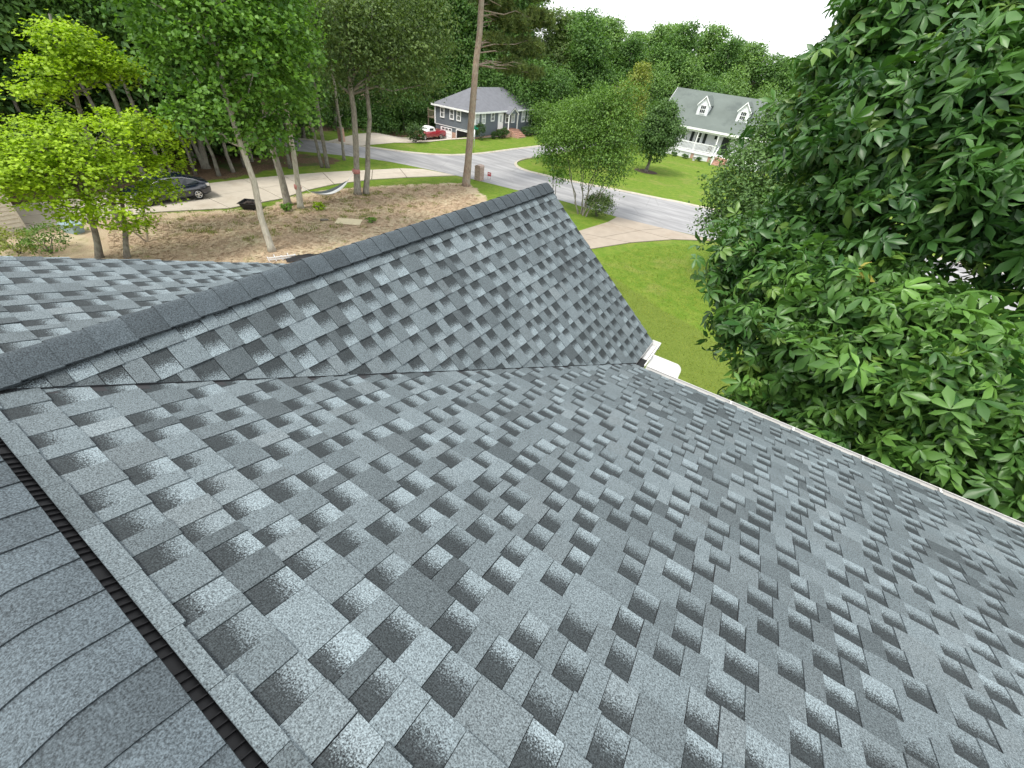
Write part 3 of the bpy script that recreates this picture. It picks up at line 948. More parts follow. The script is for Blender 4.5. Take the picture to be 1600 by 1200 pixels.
def trunk_mesh(base, top, r0, r1, R, lobes=(), wob=.015, n=7, sides=10, flare=1.5, fork=.45, br=.3):
    """tapered trunk with a root flare and limbs out to the crown lobes; coordinates relative to base"""
    mb = MB()
    base, top = Vector(base), Vector(top)
    L = (top - base).length
    pts, rr = [], []
    for i in range(n + 1):
        t = i / n
        pts.append(base.lerp(top, t) + Vector((R.uniform(-1, 1), R.uniform(-1, 1), 0)) * wob * L * (0 < i < n))
        rr.append(r0 + (r1 - r0) * t)
    pts.insert(1, base.lerp(top, min(.03, .25 / L))); rr.insert(1, r0 * 1.12); rr[0] = r0 * flare
    pts[0] = pts[0] - Vector((0, 0, .1))
    mb.tube(pts, rr, sides, True, .12)
    for lb in lobes:
        c = Vector(lb[:3])
        t = max(fork, min(.95, (c.z - base.z - lb[3] * .8) / max(L, .1)))
        s = base.lerp(top, t)
        limb(mb, s, c, max(r1, (r0 + (r1 - r0) * t) * br), .02, R)
    return mb

def tree(name, label, base, top, r0, r1, lobes, crown_args, leaf, bark, seed, group=None, cat='tree', extra_trunks=(), **tk):
    R = random.Random(seed); g = np.random.default_rng(seed)
    base = Vector(base)
    root = thing(name, label, cat, base, group=group)
    mb = trunk_mesh(base, top, r0, r1, R, lobes, **tk)
    for b2, t2, ra, rb in extra_trunks:
        m2 = trunk_mesh(b2, t2, ra, rb, R, (), **{k: v for k, v in tk.items() if k in ('wob', 'flare')})
        mb.add(m2.v, m2.f, True)
    mb.build('trunk', M[bark], root)
    lb = np.asarray(lobes, float).copy(); lb[:, :3] -= np.array(base)
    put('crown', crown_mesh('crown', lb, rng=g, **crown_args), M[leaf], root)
    return root

gz = lambda x, y: float(height(x * K, y * K))
gp = lambda x, y, z=0.0: (x * K, y * K, gz(x, y) + z)
def polar(az, D): return (D * math.sin(rad(az)), D * math.cos(rad(az)))

# ---- the big hickory beside the house: compound leaves of five leaflets
def leaflet(L, W, droop):
    xs = [0, .28, .66, 1.0]; ws = [0.04, .72, 1.0, 0.0]
    v = [(0, 0, 0), (L * .28, W * .5 * .62, .10 * W), (L * .66, W * .5, .10 * W - droop * .35), (L, 0, -droop), (L * .66, -W * .5, .10 * W - droop * .35), (L * .28, -W * .5 * .62, .10 * W), (L * .5, 0, -.06 * W - droop * .15)]
    f = [(0, 6, 1), (1, 6, 2), (2, 6, 3), (3, 6, 4), (4, 6, 5), (5, 6, 0)]
    return np.array(v), np.array(f)

def compound(R):
    V, F, A = [], [], []
    k = R.choice((5, 5, 5, 7))
    ang = {5: (-108, -52, 0, 52, 108), 7: (-122, -82, -40, 0, 40, 82, 122)}[k]
    n = 0
    for a in ang:
        L = .175 * (1.25 - abs(a) / 240) * R.uniform(.85, 1.1)
        v, f = leaflet(L, L * R.uniform(.34, .42), L * R.uniform(.15, .6))
        c, s = math.cos(rad(a + R.uniform(-9, 9))), math.sin(rad(a + R.uniform(-9, 9)))
        tl = R.uniform(-.35, .1)
        v = v @ np.array([[math.cos(tl), 0, math.sin(tl)], [0, 1, 0], [-math.sin(tl), 0, math.cos(tl)]])
        v = np.stack([v[:, 0] * c - v[:, 1] * s + (.02 if abs(a) < 60 else 0), v[:, 0] * s + v[:, 1] * c, v[:, 2]], 1)
        V.append(v); F.append(f + n); n += len(v)
        A += [R.uniform(-.10, .10)] * len(v)
    return np.concatenate(V), np.concatenate(F), np.array(A)

def orient(N, g):
    a = unit(np.cross(N, g.normal(size=N.shape)))
    b = np.cross(N, a)
    return np.stack([a, b, N], -1)          # columns

def hickory(name, label, base, lobes, seed, n_tw, per, n_single, yel, bark='bark_dark', leaf='leaf_near'):
    R = random.Random(seed); g = np.random.default_rng(seed)
    base = Vector(base)
    root = thing(name, label, 'tree', base)
    cz = max(l[2] for l in lobes)
    lobes_c = np.mean(np.asarray(lobes)[:, :3], 0)
    trunk_mesh(base, (lobes_c[0] * .7 + base.x * .3, lobes_c[1] * .7 + base.y * .3, cz - .3), .24, .06, R, lobes, br=.22, fork=.5).build('trunk', M[bark], root)
    P, N, ti = crown_points(lobes, n_tw, per, .13, g, shell=.5, squash=.95, up=.5)
    N = unit(N + g.normal(size=N.shape) * .32)
    ok = P[:, 1] > YE + .34
    P, N, ti = P[ok], N[ok], ti[ok]
    Rm = orient(N, g)
    sc = g.uniform(.55, 1.2, len(P))
    var = [compound(R) for _ in range(8)]
    vk_ = g.integers(0, 8, len(P))
    fresh = (g.random(len(P)) < .06)
    ti = np.clip(ti * .85 + fresh * .5, 0, 1)
    ye = (g.random(len(P)) < yel) * g.uniform(.5, 1.0, len(P)) + fresh * .10
    # score: what stands nearest and in view
    q = P - np.array(EYE); dep = q @ np.array(ax_f); sx = (q @ np.array(ax_r)) / dep; sy = (q @ np.array(ax_u)) / dep
    lookat = -(q / np.linalg.norm(q, axis=1, keepdims=True))
    outw = np.min(np.linalg.norm((P[:, None, :] - np.asarray(lobes)[None, :, :3]), axis=2) / np.asarray(lobes)[None, :, 3], axis=1)
    score = np.where((np.abs(sx) < 1.2) & (np.abs(sy) < .92) & (outw > .8), np.abs(np.sum(lookat * N, 1)) / dep ** 2, 0)
    sel = set(np.argsort(-score)[:n_single].tolist()) if n_single else set()
    vb = []
    for j, (v, f, a) in enumerate(var):
        vb.append((v, f, a))
    Vs, Fs, As = [], [], []
    n = 0
    crown_o = None
    for j in range(8):
        v, f, a = vb[j]
        ids = np.array([i for i in np.nonzero(vk_ == j)[0] if i not in sel])
        if not len(ids): continue
        W = np.einsum('nij,kj->nki', Rm[ids], v) * sc[ids][:, None, None] + P[ids][:, None, :] - np.array(base)
        m_ = len(v)
        Vs.append(W.reshape(-1, 3))
        Fs.append((f[None] + (np.arange(len(ids)) * m_)[:, None, None] + n).reshape(-1, 3))
        at = np.zeros((len(ids), m_, 4)); at[..., 0] = np.clip(ti[ids][:, None] + a[None], 0, 1); at[..., 1] = ye[ids][:, None]; at[..., 3] = 1
        As.append(at.reshape(-1, 4)); n += len(ids) * m_
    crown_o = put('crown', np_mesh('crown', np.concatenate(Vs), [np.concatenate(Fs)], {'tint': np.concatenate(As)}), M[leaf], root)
    meshes = {}
    for i in sorted(sel):
        lev = (round(float(ti[i]) * 5), 0 if ye[i] < .2 else (1 if ye[i] < .6 else 2), int(vk_[i]))
        if lev not in meshes:
            v, f, a = vb[lev[2]]
            at = np.zeros((len(v), 4)); at[:, 0] = np.clip(lev[0] / 5 + a, 0, 1); at[:, 1] = (0, .4, .85)[lev[1]]; at[:, 3] = 1
            meshes[lev] = np_mesh('leaf', v, [f], {'tint': at})
        o = put('leaf', meshes[lev], M[leaf], crown_o)
        m4 = Matrix([list(Rm[i][r] * sc[i]) + [float(P[i][r] - base[r])] for r in range(3)] + [[0, 0, 0, 1]])
        o.matrix_local = m4
    return root

LOW = [[1.06, 6.21, 7.65, .85], [1.12, 6.0, 6.8, .7], [1.73, 5.6, 7.7, .85], [1.7, 5.45, 6.95, .6], [2.25, 5.3, 7.6, .7],
       [2.3, 5.1, 7.1, .5], [2.75, 4.95, 7.2, .5], [1.3, 6.4, 8.0, .55], [3.2, 5.6, 7.5, .9], [4.0, 5.5, 7.2, .9], [1.5, 6.4, 6.2, .9], [2.8, 5.7, 6.3, .9], [2.1, 5.7, 8.0, .5]]
UPP = [[0.14, 7.3, 7.75, .76], [0.46, 6.8, 7.0, .62], [.7, 7.1, 8.0, .6], [0.12, 8.2, 10.1, .62], [-.12, 8.8, 10.7, .36], [-.18, 8.5, 10.15, .42], [0, 8.4, 9.7, .5], [.01, 8.4, 10.8, .4], [.5, 8.0, 10.8, .38], [.05, 8.4, 9.3, .5],
       [.36, 7.8, 9.37, .66], [.88, 7.3, 9.7, .75], [1.25, 6.9, 10.1, .65], [1.8, 6.7, 9.4, .75], [1.23, 6.9, 8.95, .7], [.5, 7.7, 8.43, .6], [1.0, 7.6, 10.6, .42], [1.6, 7.2, 10.9, .38],
       [2.4, 6.9, 8.9, .6], [2.7, 7.0, 10.0, .8], [2.4, 7.4, 11.3, .55], [3.6, 6.8, 9.0, 1.0], [.9, 9.0, 9.2, .7]]
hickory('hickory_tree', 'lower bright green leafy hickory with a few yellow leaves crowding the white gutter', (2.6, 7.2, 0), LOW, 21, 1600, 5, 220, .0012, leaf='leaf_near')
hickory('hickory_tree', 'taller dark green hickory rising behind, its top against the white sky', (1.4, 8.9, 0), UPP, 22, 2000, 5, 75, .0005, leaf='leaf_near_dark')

# ---- trees of the yards
tree('field_maple', 'bushy dark tree with small leaves hiding one side of the white house', gp(-1.3, 24.2), (-1.6, 28.0, 7.5), .16, .04,
     [[-1.9, 29.2, 7.6, 1.5], [-2.1, 29.6, 8.5, 1.1], [-1.7, 27.95, 6.1, 2.2], [-2.4, 26.9, 4.9, 1.7], [-.6, 26.2, 4.7, 1.9], [-1.2, 29.8, 8.7, 1.3], [-1.6, 27, 3.2, 1.9], [.6, 27, 6.4, 1.8], [.4, 28, 8, 1.6]],
     dict(n_tw=2300, per=11, spread=.26, size=.19, up=.5), 'leaf_pear', 'bark_dark', 31)

MYR = [[-14.6, 32.2, 5.3, 1.9], [-12.4, 32.8, 5.4, 1.7], [-15.4, 31.6, 4.4, 1.6], [-12.3, 32.4, 3.7, 1.8], [-11.6, 33.2, 4.2, 1.3], [-14.4, 32.4, 6.7, 1.3], [-12.6, 33.4, 7.0, 1.3], [-16.2, 31.6, 5.0, 1.3], [-13.4, 32.6, 4.6, 1.6], [-12.0, 33.6, 6.2, 1.3], [-13.5, 33, 7.6, 1.0], [-12.2, 33.8, 8.2, .8]]
myr_base = gp(-11.9, 29.3)
tree('crape_myrtle', 'many stemmed crape myrtle with feathery olive foliage beside the street', myr_base, (-13.0, 32.8, 5.5), .06, .02, MYR,
     dict(n_tw=2300, per=9, spread=.34, size=.17, shell=.3, up=.45, squash=1.0), 'leaf_myrtle', 'bark', 32,
     extra_trunks=[((myr_base[0] + dx, myr_base[1] + dy, 0), (myr_base[0] + tx, myr_base[1] + ty, 4.6), .05, .015)
                   for dx, dy, tx, ty in ((.25, .1, 1.6, .5), (-.2, .15, -1.0, .4), (-.35, -.1, -2.4, -.4), (.1, -.2, .5, -.3), (-.1, .3, -1.7, 1.0), (.35, -.15, 2.3, .8), (-.45, .2, -3.0, .2))], wob=.03, flare=1.1, fork=.3)
tree('young_redbud', 'thin sapling with few leaves leaning beside the gable end', gp(-14.4, 29.2), (-16.7, 32.2, 5.2), .04, .012,
     [[-16.4, 32.2, 3.4, .8], [-16.9, 32.1, 4.6, .7], [-15.7, 32.3, 2.4, .7], [-17.3, 32.0, 3.4, .6]], dict(n_tw=170, per=8, spread=.25, size=.19, shell=.2), 'leaf_mid', 'bark_dark', 33,
     extra_trunks=[((-15.9, 32.6, 0), (-16.1, 32.5, 3.6), .035, .012)])
tree('pear_tree', 'rounded pear tree in a ring of dark mulch on the lawn', gp(-13.85, 49.31), (-15.3, 54.9, 5.8), .19, .04,
     [[-15.3, 54.8, 4.9, 1.9], [-15.0, 54.9, 3.4, 2.2], [-16.0, 54.7, 3.7, 1.8], [-14.2, 55.1, 4.2, 1.75], [-15.2, 54.9, 6.1, 1.3], [-15.2, 54.6, 2.4, 1.5]],
     dict(n_tw=1900, per=9, spread=.24, size=.24), 'leaf_pear', 'bark_dark', 34, fork=.2)
tag(sheet('mulch_ring', [(-13.85 + 1.25 * math.cos(a), 49.3 + 1.05 * math.sin(a)) for a in np.linspace(0, 2 * math.pi, 22)[:-1]], M['mulch'], 0.02), kind='structure')
tree('yellow_green_tree', 'slender pale yellow green tree standing behind the pear tree', gp(-21.3, 59.4), (-22.9, 66.2, 9.4), .14, .03,
     [[-23.4, 66, 6.3, 2.0], [-23.5, 65.9, 4.1, 2.4], [-22.8, 66.2, 8.2, 1.3], [-22.6, 66.2, 9.4, .8], [-22.6, 66, 2.6, 2.0]], dict(n_tw=1100, per=9, spread=.35, size=.28), 'leaf_yellow', 'bark', 35)
tree('dogwood_tree', 'low spreading light green tree between the grey house and the crape myrtle', gp(-21.8, 42.6), (-23.9, 46.6, 4.5), .12, .03,
     [[-23.8, 46.6, 4.2, 2.0], [-23.1, 48.4, 5.0, 1.6], [-25.2, 45.8, 4.7, 1.3], [-24.6, 46.6, 3.0, 1.6], [-22.6, 47.4, 3.4, 1.6]], dict(n_tw=1200, per=9, spread=.3, size=.22, up=.7), 'leaf_myrtle', 'bark', 36)

LIME = [[-26.38, 5.75, 4.9, 1.6], [-25.43, 7.47, 5.2, 1.6], [-25.4, 9.15, 5.3, 1.25], [-25.49, 10.31, 4.85, .9], [-25.54, 4.85, 4.3, 1.4], [-25.25, 6.19, 4.0, 1.6], [-24.78, 7.88, 4.0, 1.35], [-24.62, 8.5, 3.0, .9],
        [-25.57, 4.68, 3.2, 1.1], [-24.62, 6.65, 2.6, 1.2], [-24.93, 5.37, 2.5, .9], [-25.66, 3.8, 3.8, 1.3], [-24.53, 7.1, 1.7, .6], [-26.5, 3.0, 4.6, 1.6], [-25.2, 9.6, 4.0, .8]]
tree('japanese_maple', 'spreading lime green maple with layered sprays in front of the dark car', gp(-24.0, 5.2), (-25.6, 6.6, 4.6), .15, .05, LIME,
     dict(n_tw=1050, per=16, spread=.19, size=.145, aspect=.9, shell=.6, squash=.55, up=1.4), 'leaf_lime', 'bark_dark', 41,
     extra_trunks=[((-25.9, 6.6, 0), (-25.4, 7.8, 4.2), .13, .04)], fork=.35, br=.4)
tree('sweetgum_tree', 'lime green branches of a taller maple above the spreading one', gp(-27.5, 7.4), (-29.2, 8.9, 9.0), .16, .05,
     [[-28.65, 8.89, 8.2, 1.15], [-28.42, 9.61, 7.5, 1.25], [-28.86, 8.18, 7.05, 1.1], [-28.18, 10.3, 7.1, .95], [-29.1, 7.28, 6.3, .9]],
     dict(n_tw=360, per=16, spread=.22, size=.16, aspect=.9, shell=.6, squash=.5, up=1.4), 'leaf_lime', 'bark_dark', 42)
FRONT = [[-23.79, 12.76, 8.9, 2.2], [-23.19, 13.83, 7.85, 2.0], [-24.84, 11.79, 7.6, 1.8], [-23.12, 14.89, 9.5, 2.1], [-23.59, 12.08, 6.4, 1.5], [-23.65, 15.0, 6.4, 1.7], [-24.1, 11.03, 5.8, 1.2], [-23.12, 12.94, 5.2, 1.1],
         [-26.35, 12.11, 8.6, 1.6], [-24.02, 14.4, 4.9, 1.1], [-23.07, 15.87, 8.4, 1.4], [-24, 13, 10.8, 2.2], [-23.2, 15.2, 11.3, 1.9], [-25.5, 10.6, 10.2, 1.8]]
tree('sweetgum_tree', 'slim pale trunked tree with bright green leaves standing on the pine straw', gp(-20.02, 10.62), (-24.2, 12.6, 11.5), .17, .06, FRONT,
     dict(n_tw=1600, per=13, spread=.27, size=.21, aspect=.8, shell=.5, up=.8), 'leaf_mid', 'bark_pale', 43, wob=.012, fork=.42, br=.25)

def pole_tree(name, label, b, top, r0, r1, lobes, seed, bark='bark', leaf='leaf_oak', n_tw=520, group=None, extra=(), size=.24):
    return tree(name, label, b, top, r0, r1, lobes, dict(n_tw=n_tw, per=10, spread=.42, size=size, shell=.4), leaf, bark, seed, group, extra_trunks=extra, fork=.5, br=.25)
pole_tree('oak_tree', 'mottled oak trunk next to the hammock strap, first of a close pair', gp(-25.46, 15.24), (-28.4, 16.6, 11.5), .21, .09,
          [[-28.2, 17.0, 9.5, 1.9], [-27.6, 16.0, 7.6, 1.5], [-28.6, 16.6, 11.5, 2], [-27.2, 17.4, 8.2, 1.4]], 51, 'bark', 'leaf_mid', 620)
pole_tree('oak_tree', 'slim oak with a pinkish red strap tied around its trunk holding the hammock', gp(-24.53, 15.45), (-27.6, 18.2, 11.5), .18, .08,
          [[-27.2, 18.2, 8.6, 1.7], [-26.9, 17.6, 6.4, 1.2], [-27.6, 18.6, 10.8, 2]], 52, 'bark_pale', 'leaf_mid', 380)
OAK = [[-26.6, 22.4, 8.6, 1.9], [-26.0, 24.4, 7.9, 1.8], [-25.4, 26.2, 8.8, 2.0], [-26.8, 21.6, 10.4, 2.0], [-26.2, 23.8, 10.2, 2.0], [-25.2, 27.6, 7.2, 1.5], [-28.2, 22.6, 9.2, 2.4], [-27.15, 25.1, 9.4, 2.5], [-26.4, 27.3, 8.4, 2.5], [-27.3, 23.6, 8.0, 1.8], [-25.7, 28, 10.4, 2.4], [-27.3, 26.4, 6.9, 1.8], [-28.4, 22.1, 7.2, 1.4], [-25.6, 29.2, 9.0, 1.6], [-27.5, 24, 11.6, 2.6], [-26, 27, 12.2, 2.6]]
pole_tree('willow_oak', 'double trunked oak with a second hammock strap, twigs drooping over the street', gp(-24.75, 20.0), (-27.8, 23.4, 12.5), .23, .09, OAK, 53, 'bark', 'leaf_oak', 2300,
          extra=[((-27.2, 22.75, 0), (-27.1, 24.9, 11.5), .2, .08)], size=.21)

# the lone pine
pb = Vector(gp(-21.73, 28.17))
pt = Vector((-24.3, 33.0, 15.5))
PINE = [[-24.0, 36.2, 11.4, 1.6], [-23.3, 37.8, 9.9, 1.5], [-24.6, 35.2, 10.0, 1.2], [-23.7, 36.4, 8.6, 1.3], [-22.8, 38.6, 11.8, 1.4], [-22.7, 38.3, 8.3, 1.0], [-24.8, 34.6, 12.4, 1.6], [-24.9, 31.8, 13.6, 1.6], [-23.5, 34.8, 14.2, 1.8], [-22.6, 37.0, 13.4, 1.5]]
proot = thing('pine_tree', 'tall bare trunked pine rising from a mound of pine straw', 'tree', pb)
RP = random.Random(61)
ptm = trunk_mesh(pb, pt, .31, .17, RP, (), wob=.004, n=9, sides=14, flare=1.45)
for lb in PINE:
    c_ = Vector(lb[:3])
    for _ in range(3):
        e_ = c_ + Vector((RP.uniform(-1, 1), RP.uniform(-1, 1), RP.uniform(-.2, .3))) * lb[3]
        limb(ptm, pb.lerp(pt, min(.97, max(.55, (c_.z - .4 + RP.uniform(-.5, .5)) / pt.z))), e_, .05, .012, RP, .06, 4, 5)
for zz, ln, aa in ((5.0, .3, 50), (6.3, .45, 60), (7.0, .6, 45)):
    q = pb.lerp(pt, zz / pt.z)
    limb(ptm, q, q + Vector((ln * math.sin(rad(aa)), ln * math.cos(rad(aa)), ln * .18)), .02, .008, RP, .1, 3, 5)
ptm.build('trunk', M['bark_pine'], proot)
def needle_crown(lobes, n_tw, g, L=.34):
    P, N, ti = crown_points(lobes, n_tw, 1, .05, g, shell=.25, squash=.45)
    per = 26
    P = np.repeat(P, per, 0); ti = np.repeat(ti, per)
    d = unit(g.normal(size=P.shape) + np.array([0, 0, .35]))
    s = unit(np.cross(d, g.normal(size=P.shape))) * .03
    v = np.stack([P - s, P + s, P + d * L * g.uniform(.6, 1.1, (len(P), 1))], 1).reshape(-1, 3)
    f = np.arange(len(P) * 3).reshape(-1, 3)
    a = np.zeros((len(P), 4)); a[:, 0] = np.clip(ti + g.uniform(-.2, .2, len(P)), 0, 1); a[:, 1] = (g.random(len(P)) < .08) * .35; a[:, 3] = 1
    return v, f, np.repeat(a, 3, 0)
v, f, a = needle_crown(PINE, 4200, np.random.default_rng(62))
put('crown', np_mesh('crown', v - np.array(pb), [f], {'tint': a}), M['needle'], proot)

# ---- woods: a few tree kinds, each copy its own tree
def wood_variant(seed, h, r, leaf, bark, n_tw, size, low=.3, tone=1.0):
    R = random.Random(seed); g = np.random.default_rng(seed)
    lobes = []
    for i in range(11):
        t = i / 10
        z = h * (low + (1 - low) * t)
        rr = r * (0.55 + .5 * math.sin(math.pi * min(1, .15 + t * .85)))
        a = R.uniform(0, 2 * math.pi); q = rr * R.uniform(.25, .62) * (1 - .6 * t)
        lobes.append((q * math.cos(a), q * math.sin(a), z, rr * R.uniform(.5, .72)))
    root = thing('woodland_tree', 'x', 'tree')
    trunk_mesh((0, 0, 0), (R.uniform(-.5, .5), R.uniform(-.5, .5), h * .9), .22, .06, R, lobes[2:8], br=.3, sides=8).build('trunk', M[bark], root)
    put('crown', crown_mesh('crown', lobes, rng=g, n_tw=n_tw, per=11, spread=.5, size=size, shell=.45), M[leaf], root)
    return root
VAR = [wood_variant(71, 17, 4.8, 'leaf_wood', 'bark', 1500, .42, .22), wood_variant(72, 16, 5.0, 'leaf_far', 'bark', 1700, .46, .2),
       wood_variant(73, 15, 4.6, 'leaf_oak', 'bark_dark', 1400, .40, .18), wood_variant(74, 17, 5.2, 'leaf_wood', 'bark_dark', 1500, .42, .2),
       wood_variant(75, 9, 3.2, 'leaf_far', 'bark', 600, .28, .12), wood_variant(76, 7, 3.0, 'leaf_wood', 'bark_dark', 600, .26, .06)]
used = set()
def wood(k, az, D, sc, label, group, rz=None):
    x, y = polar(az, D)
    o = VAR[k] if k not in used else copy_tree(VAR[k])
    used.add(k)
    o.location = (x, y, float(height(x, y)))
    o.rotation_euler = (0, 0, random.uniform(0, 6.28) if rz is None else rz)
    o.scale = (sc * random.uniform(.93, 1.07), sc * random.uniform(.93, 1.07), sc)
    tag(o, label, 'tree', group)
    return o
LB1 = 'tall leafy tree in the shady wood behind the neighbour driveway'
for k, az, D, sc in ((0, -66, 43, 1.0), (3, -72, 44, 1.0), (0, -79, 42, .95), (3, -86, 44, 1.05), (2, -62, 46, 1.0), (0, -57.5, 50, 1.0), (3, -68, 52, 1.1), (2, -76, 52, 1.1), (0, -84, 54, 1.1), (3, -60, 56, 1.05), (2, -92, 47, 1.0), (0, -98, 46, 1.0), (2, -52.5, 62, 1.0), (5, -60, 49, 1.0), (5, -64, 50, 1.1), (5, -70, 49, 1.1), (5, -75, 48, 1.0), (5, -80, 49, 1.1), (5, -56, 55, 1.0), (5, -67, 56, 1.2), (5, -86, 49, 1.0)):
    wood(k, az, D, sc, LB1, 'trees of the shady wood')
LB2 = 'tall dark green tree in the wood behind the grey house'
for k, az, D, sc in ((3, -54, 72, 1.0), (0, -50, 74, 1.05), (2, -46.5, 76, 1.05), (3, -43.5, 80, 1.0), (0, -40.5, 79, 1.05), (3, -37.5, 80, 1.0), (0, -34.5, 80, 1.0), (3, -32.6, 79, 1.0), (2, -48, 84, 1.2), (0, -44, 88, 1.2), (3, -38.5, 90, 1.15), (2, -33, 90, 1.1), (5, -47.5, 67, 1.0), (5, -45, 69, 1.0), (5, -50, 66, .95), (5, -52.5, 64, .9), (5, -42.5, 74, 1.2), (5, -40, 76, 1.2), (5, -37, 75, 1.2), (5, -34, 75, 1.2), (5, -31.5, 74, 1.1), (5, -29.5, 76, 1.2), (5, -55, 68, 1.1), (5, -44, 71, 1.1)):
    wood(k, az, D, sc, LB2, 'trees behind the grey house')
LB3 = 'full green tree on the skyline behind the white house'
SKY_AZ = [-31, -29, -26.9, -25, -22.9, -20.9, -17.7, -15.4, -13.5, -10.9, -8.2, -5.5, 2, 40]
SKY_T = [.09, .068, .062, .070, .060, .048, .060, .070, .068, .060, .048, .042, .03, .06]
TOPS = [18.6, 17.8, 16.6, 18.6, 10.2, 8.2]
for k, az, D, lo in ((1, -27, 86, 1), (0, -25.2, 80, 1), (1, -22.8, 90, 1), (0, -20.5, 86, .95), (1, -18, 96, 1), (3, -15.5, 92, 1), (1, -13, 98, 1), (0, -11, 94, .97), (1, -8.5, 98, 1), (3, -6, 96, .97), (1, -3.5, 100, 1), (0, -1, 98, 1), (1, 3.5, 100, 1), (3, 8, 100, 1), (1, 13, 96, 1), (0, 19, 92, 1),
                     (4, -9.5, 87, .78), (4, -6, 86, .72), (4, -14, 88, .74), (4, -2.5, 84, .7), (5, -19, 78, .6), (5, -23, 72, .55), (3, 26, 90, 1), (0, 34, 90, 1), (4, -17, 84, .7), (5, -21, 82, .65), (5, -27.5, 74, .62), (5, -11.5, 84, .66), (5, -4, 88, .7), (5, 1, 84, .7), (3, -24, 100, .98), (1, -16.6, 104, .98), (3, -10, 106, .97), (3, -5, 106, .97), (1, -20, 102, .96), (2, -28.6, 84, .97)):
    x_, y_ = polar(az, D)
    sc = (10 + float(np.interp(az, SKY_AZ, SKY_T)) * D - float(height(x_, y_))) / TOPS[k] * lo
    o = wood(k, az, D, sc, LB3, 'trees on the skyline behind the white house')
    o.scale = (max(sc, .85) * 1.06, max(sc, .85) * 1.06, sc)

# slim trunks at the edge of the wood
RW = random.Random(81)
def slim(u, v, r, h, lean, label, group=None, bark='bark'):
    b = Vector(gp(u, v))
    root = thing('slim_tree', label, 'tree', b, group=group)
    mb = trunk_mesh(b, b + Vector((lean[0], lean[1], h)), r, r * .55, RW, (), wob=.01, sides=8)
    for k in range(3):
        q = b + Vector((lean[0], lean[1], h)) * RW.uniform(.3, .9); a = RW.uniform(0, 6.28)
        limb(mb, q, q + Vector((math.cos(a), math.sin(a), .5)) * RW.uniform(.4, 1.0), r * .2, .01, RW, .1, 3, 5)
    mb.build('trunk', M[bark], root)
    put('crown', crown_mesh('crown', [(lean[0], lean[1], h * .95, 1.3), (lean[0] + .6, lean[1], h * .82, .9)], n_tw=130, per=9, spread=.4, size=.26, rng=np.random.default_rng(int(r * 1e4) + int(h * 100) + int(abs(u) * 10))), M['leaf_wood'], root)
slim(-31.39, 22.78, .17, 10, (-.6, .3), 'dark twin trunk at the corner of the wood, thicker of the two', bark='bark_dark')
slim(-31.7, 22.5, .13, 10, (-1.3, -.2), 'dark twin trunk at the corner of the wood, leaning away from its neighbour', bark='bark_dark')
slim(-32.74, 25.5, .13, 10, (-.1, .2), 'straight slim trunk standing alone beside the street', bark='bark')
slim(-32.6, 20.4, .15, 9, (-.3, .2), 'brown straight trunk on the leaf litter beside the twin trunks', bark='bark_dark')
slim(-33.2, 19.6, .13, 8, (.2, .1), 'short looking brown trunk deeper in the leaf litter', bark='bark_dark')
for u, v in ((-33.2, 15.4), (-33.6, 16.6), (-34.2, 14.4), (-34.3, 12.6), (-34.8, 13.2), (-34.6, 11.6), (-35.4, 15.6), (-34.6, 10.6), (-35.8, 17.6), (-36.2, 12.2), (-35.6, 19.2), (-34.4, 17.9), (-36.5, 20.5), (-36, 9.5), (-35.2, 7.5), (-37.5, 16), (-38, 13.5)):
    slim(u, v, RW.uniform(.07, .17), RW.uniform(8, 11), (RW.uniform(-.6, .6), RW.uniform(-.4, .4)), 'thin bare trunk in the shade of the wood behind the driveway', 'bare trunks in the shady wood', RW.choice(('bark', 'bark_dark')))

# undergrowth
g = np.random.default_rng(91)
ug = []
for u0, u1, v0, v1, n in ((-52, -36.5, 2, 22, 240), (-50, -41.5, 33, 62, 260), (-40, -30, 61, 66, 90), (-30, 6, 73.5, 78, 200)):
    for _ in range(n):
        x, y = g.uniform(u0, u1) * K, g.uniform(v0, v1) * K
        ug.append((x, y, float(height(x, y)) + g.uniform(.2, 1.1), g.uniform(.5, 1.3)))
tag(put('undergrowth', crown_mesh('undergrowth', ug, n_tw=5200, per=8, spread=.4, size=.3, rng=g), M['leaf_wood']), 'dense leafy undergrowth along the edges of the woods', 'undergrowth', kind='stuff')

def bush(label, pos, r, h, seed, leaf='shrub', group=None, n_tw=160, size=.09, cat='shrub', name='round_shrub'):
    g = np.random.default_rng(seed); R = random.Random(seed)
    root = thing(name, label, cat, pos, group=group)
    mb = MB()
    for k in range(5):
        a = R.uniform(0, 6.28); limb(mb, (0, 0, -.05), (r * .5 * math.cos(a), r * .5 * math.sin(a), h * .7), .03, .01, R, .08, 3, 5)
    mb.build('stem', M['bark_dark'], root, local=True)
    lb = [(0, 0, h * .55, r), (r * .2, 0, h * .5, r * .85), (-r * .2, r * .1, h * .6, r * .8)]
    put('crown', crown_mesh('crown', lb, n_tw=n_tw, per=10, spread=r * .13, size=size, rng=g, shell=.75, squash=h / (2 * r) * .95), M[leaf], root)
    return root
bush('low leafy shrub at the foot of the crape myrtle', gp(-11.0, 29.9), 1.1, 1.7, 101, 'leaf_oak', n_tw=260, size=.14)
bush('thin brownish azalea in front of the beige wall', gp(-26.3, 3.3), 0.9, 1.0, 102, 'leaf_yellow', n_tw=110, size=.11)
bush('sparse twiggy azalea beside the maple trunks', gp(-25.6, 4.1), 1.0, 1.2, 103, 'leaf_myrtle', n_tw=100, size=.11)
bush('green fern clump at the foot of the mottled oak', gp(-24.6, 14.6), .35, .4, 104, 'leaf_mid', n_tw=40, size=.13)
bush('green fern clump beside the strapped oak', gp(-23.7, 16.1), .4, .4, 105, 'leaf_lime', n_tw=40, size=.13)
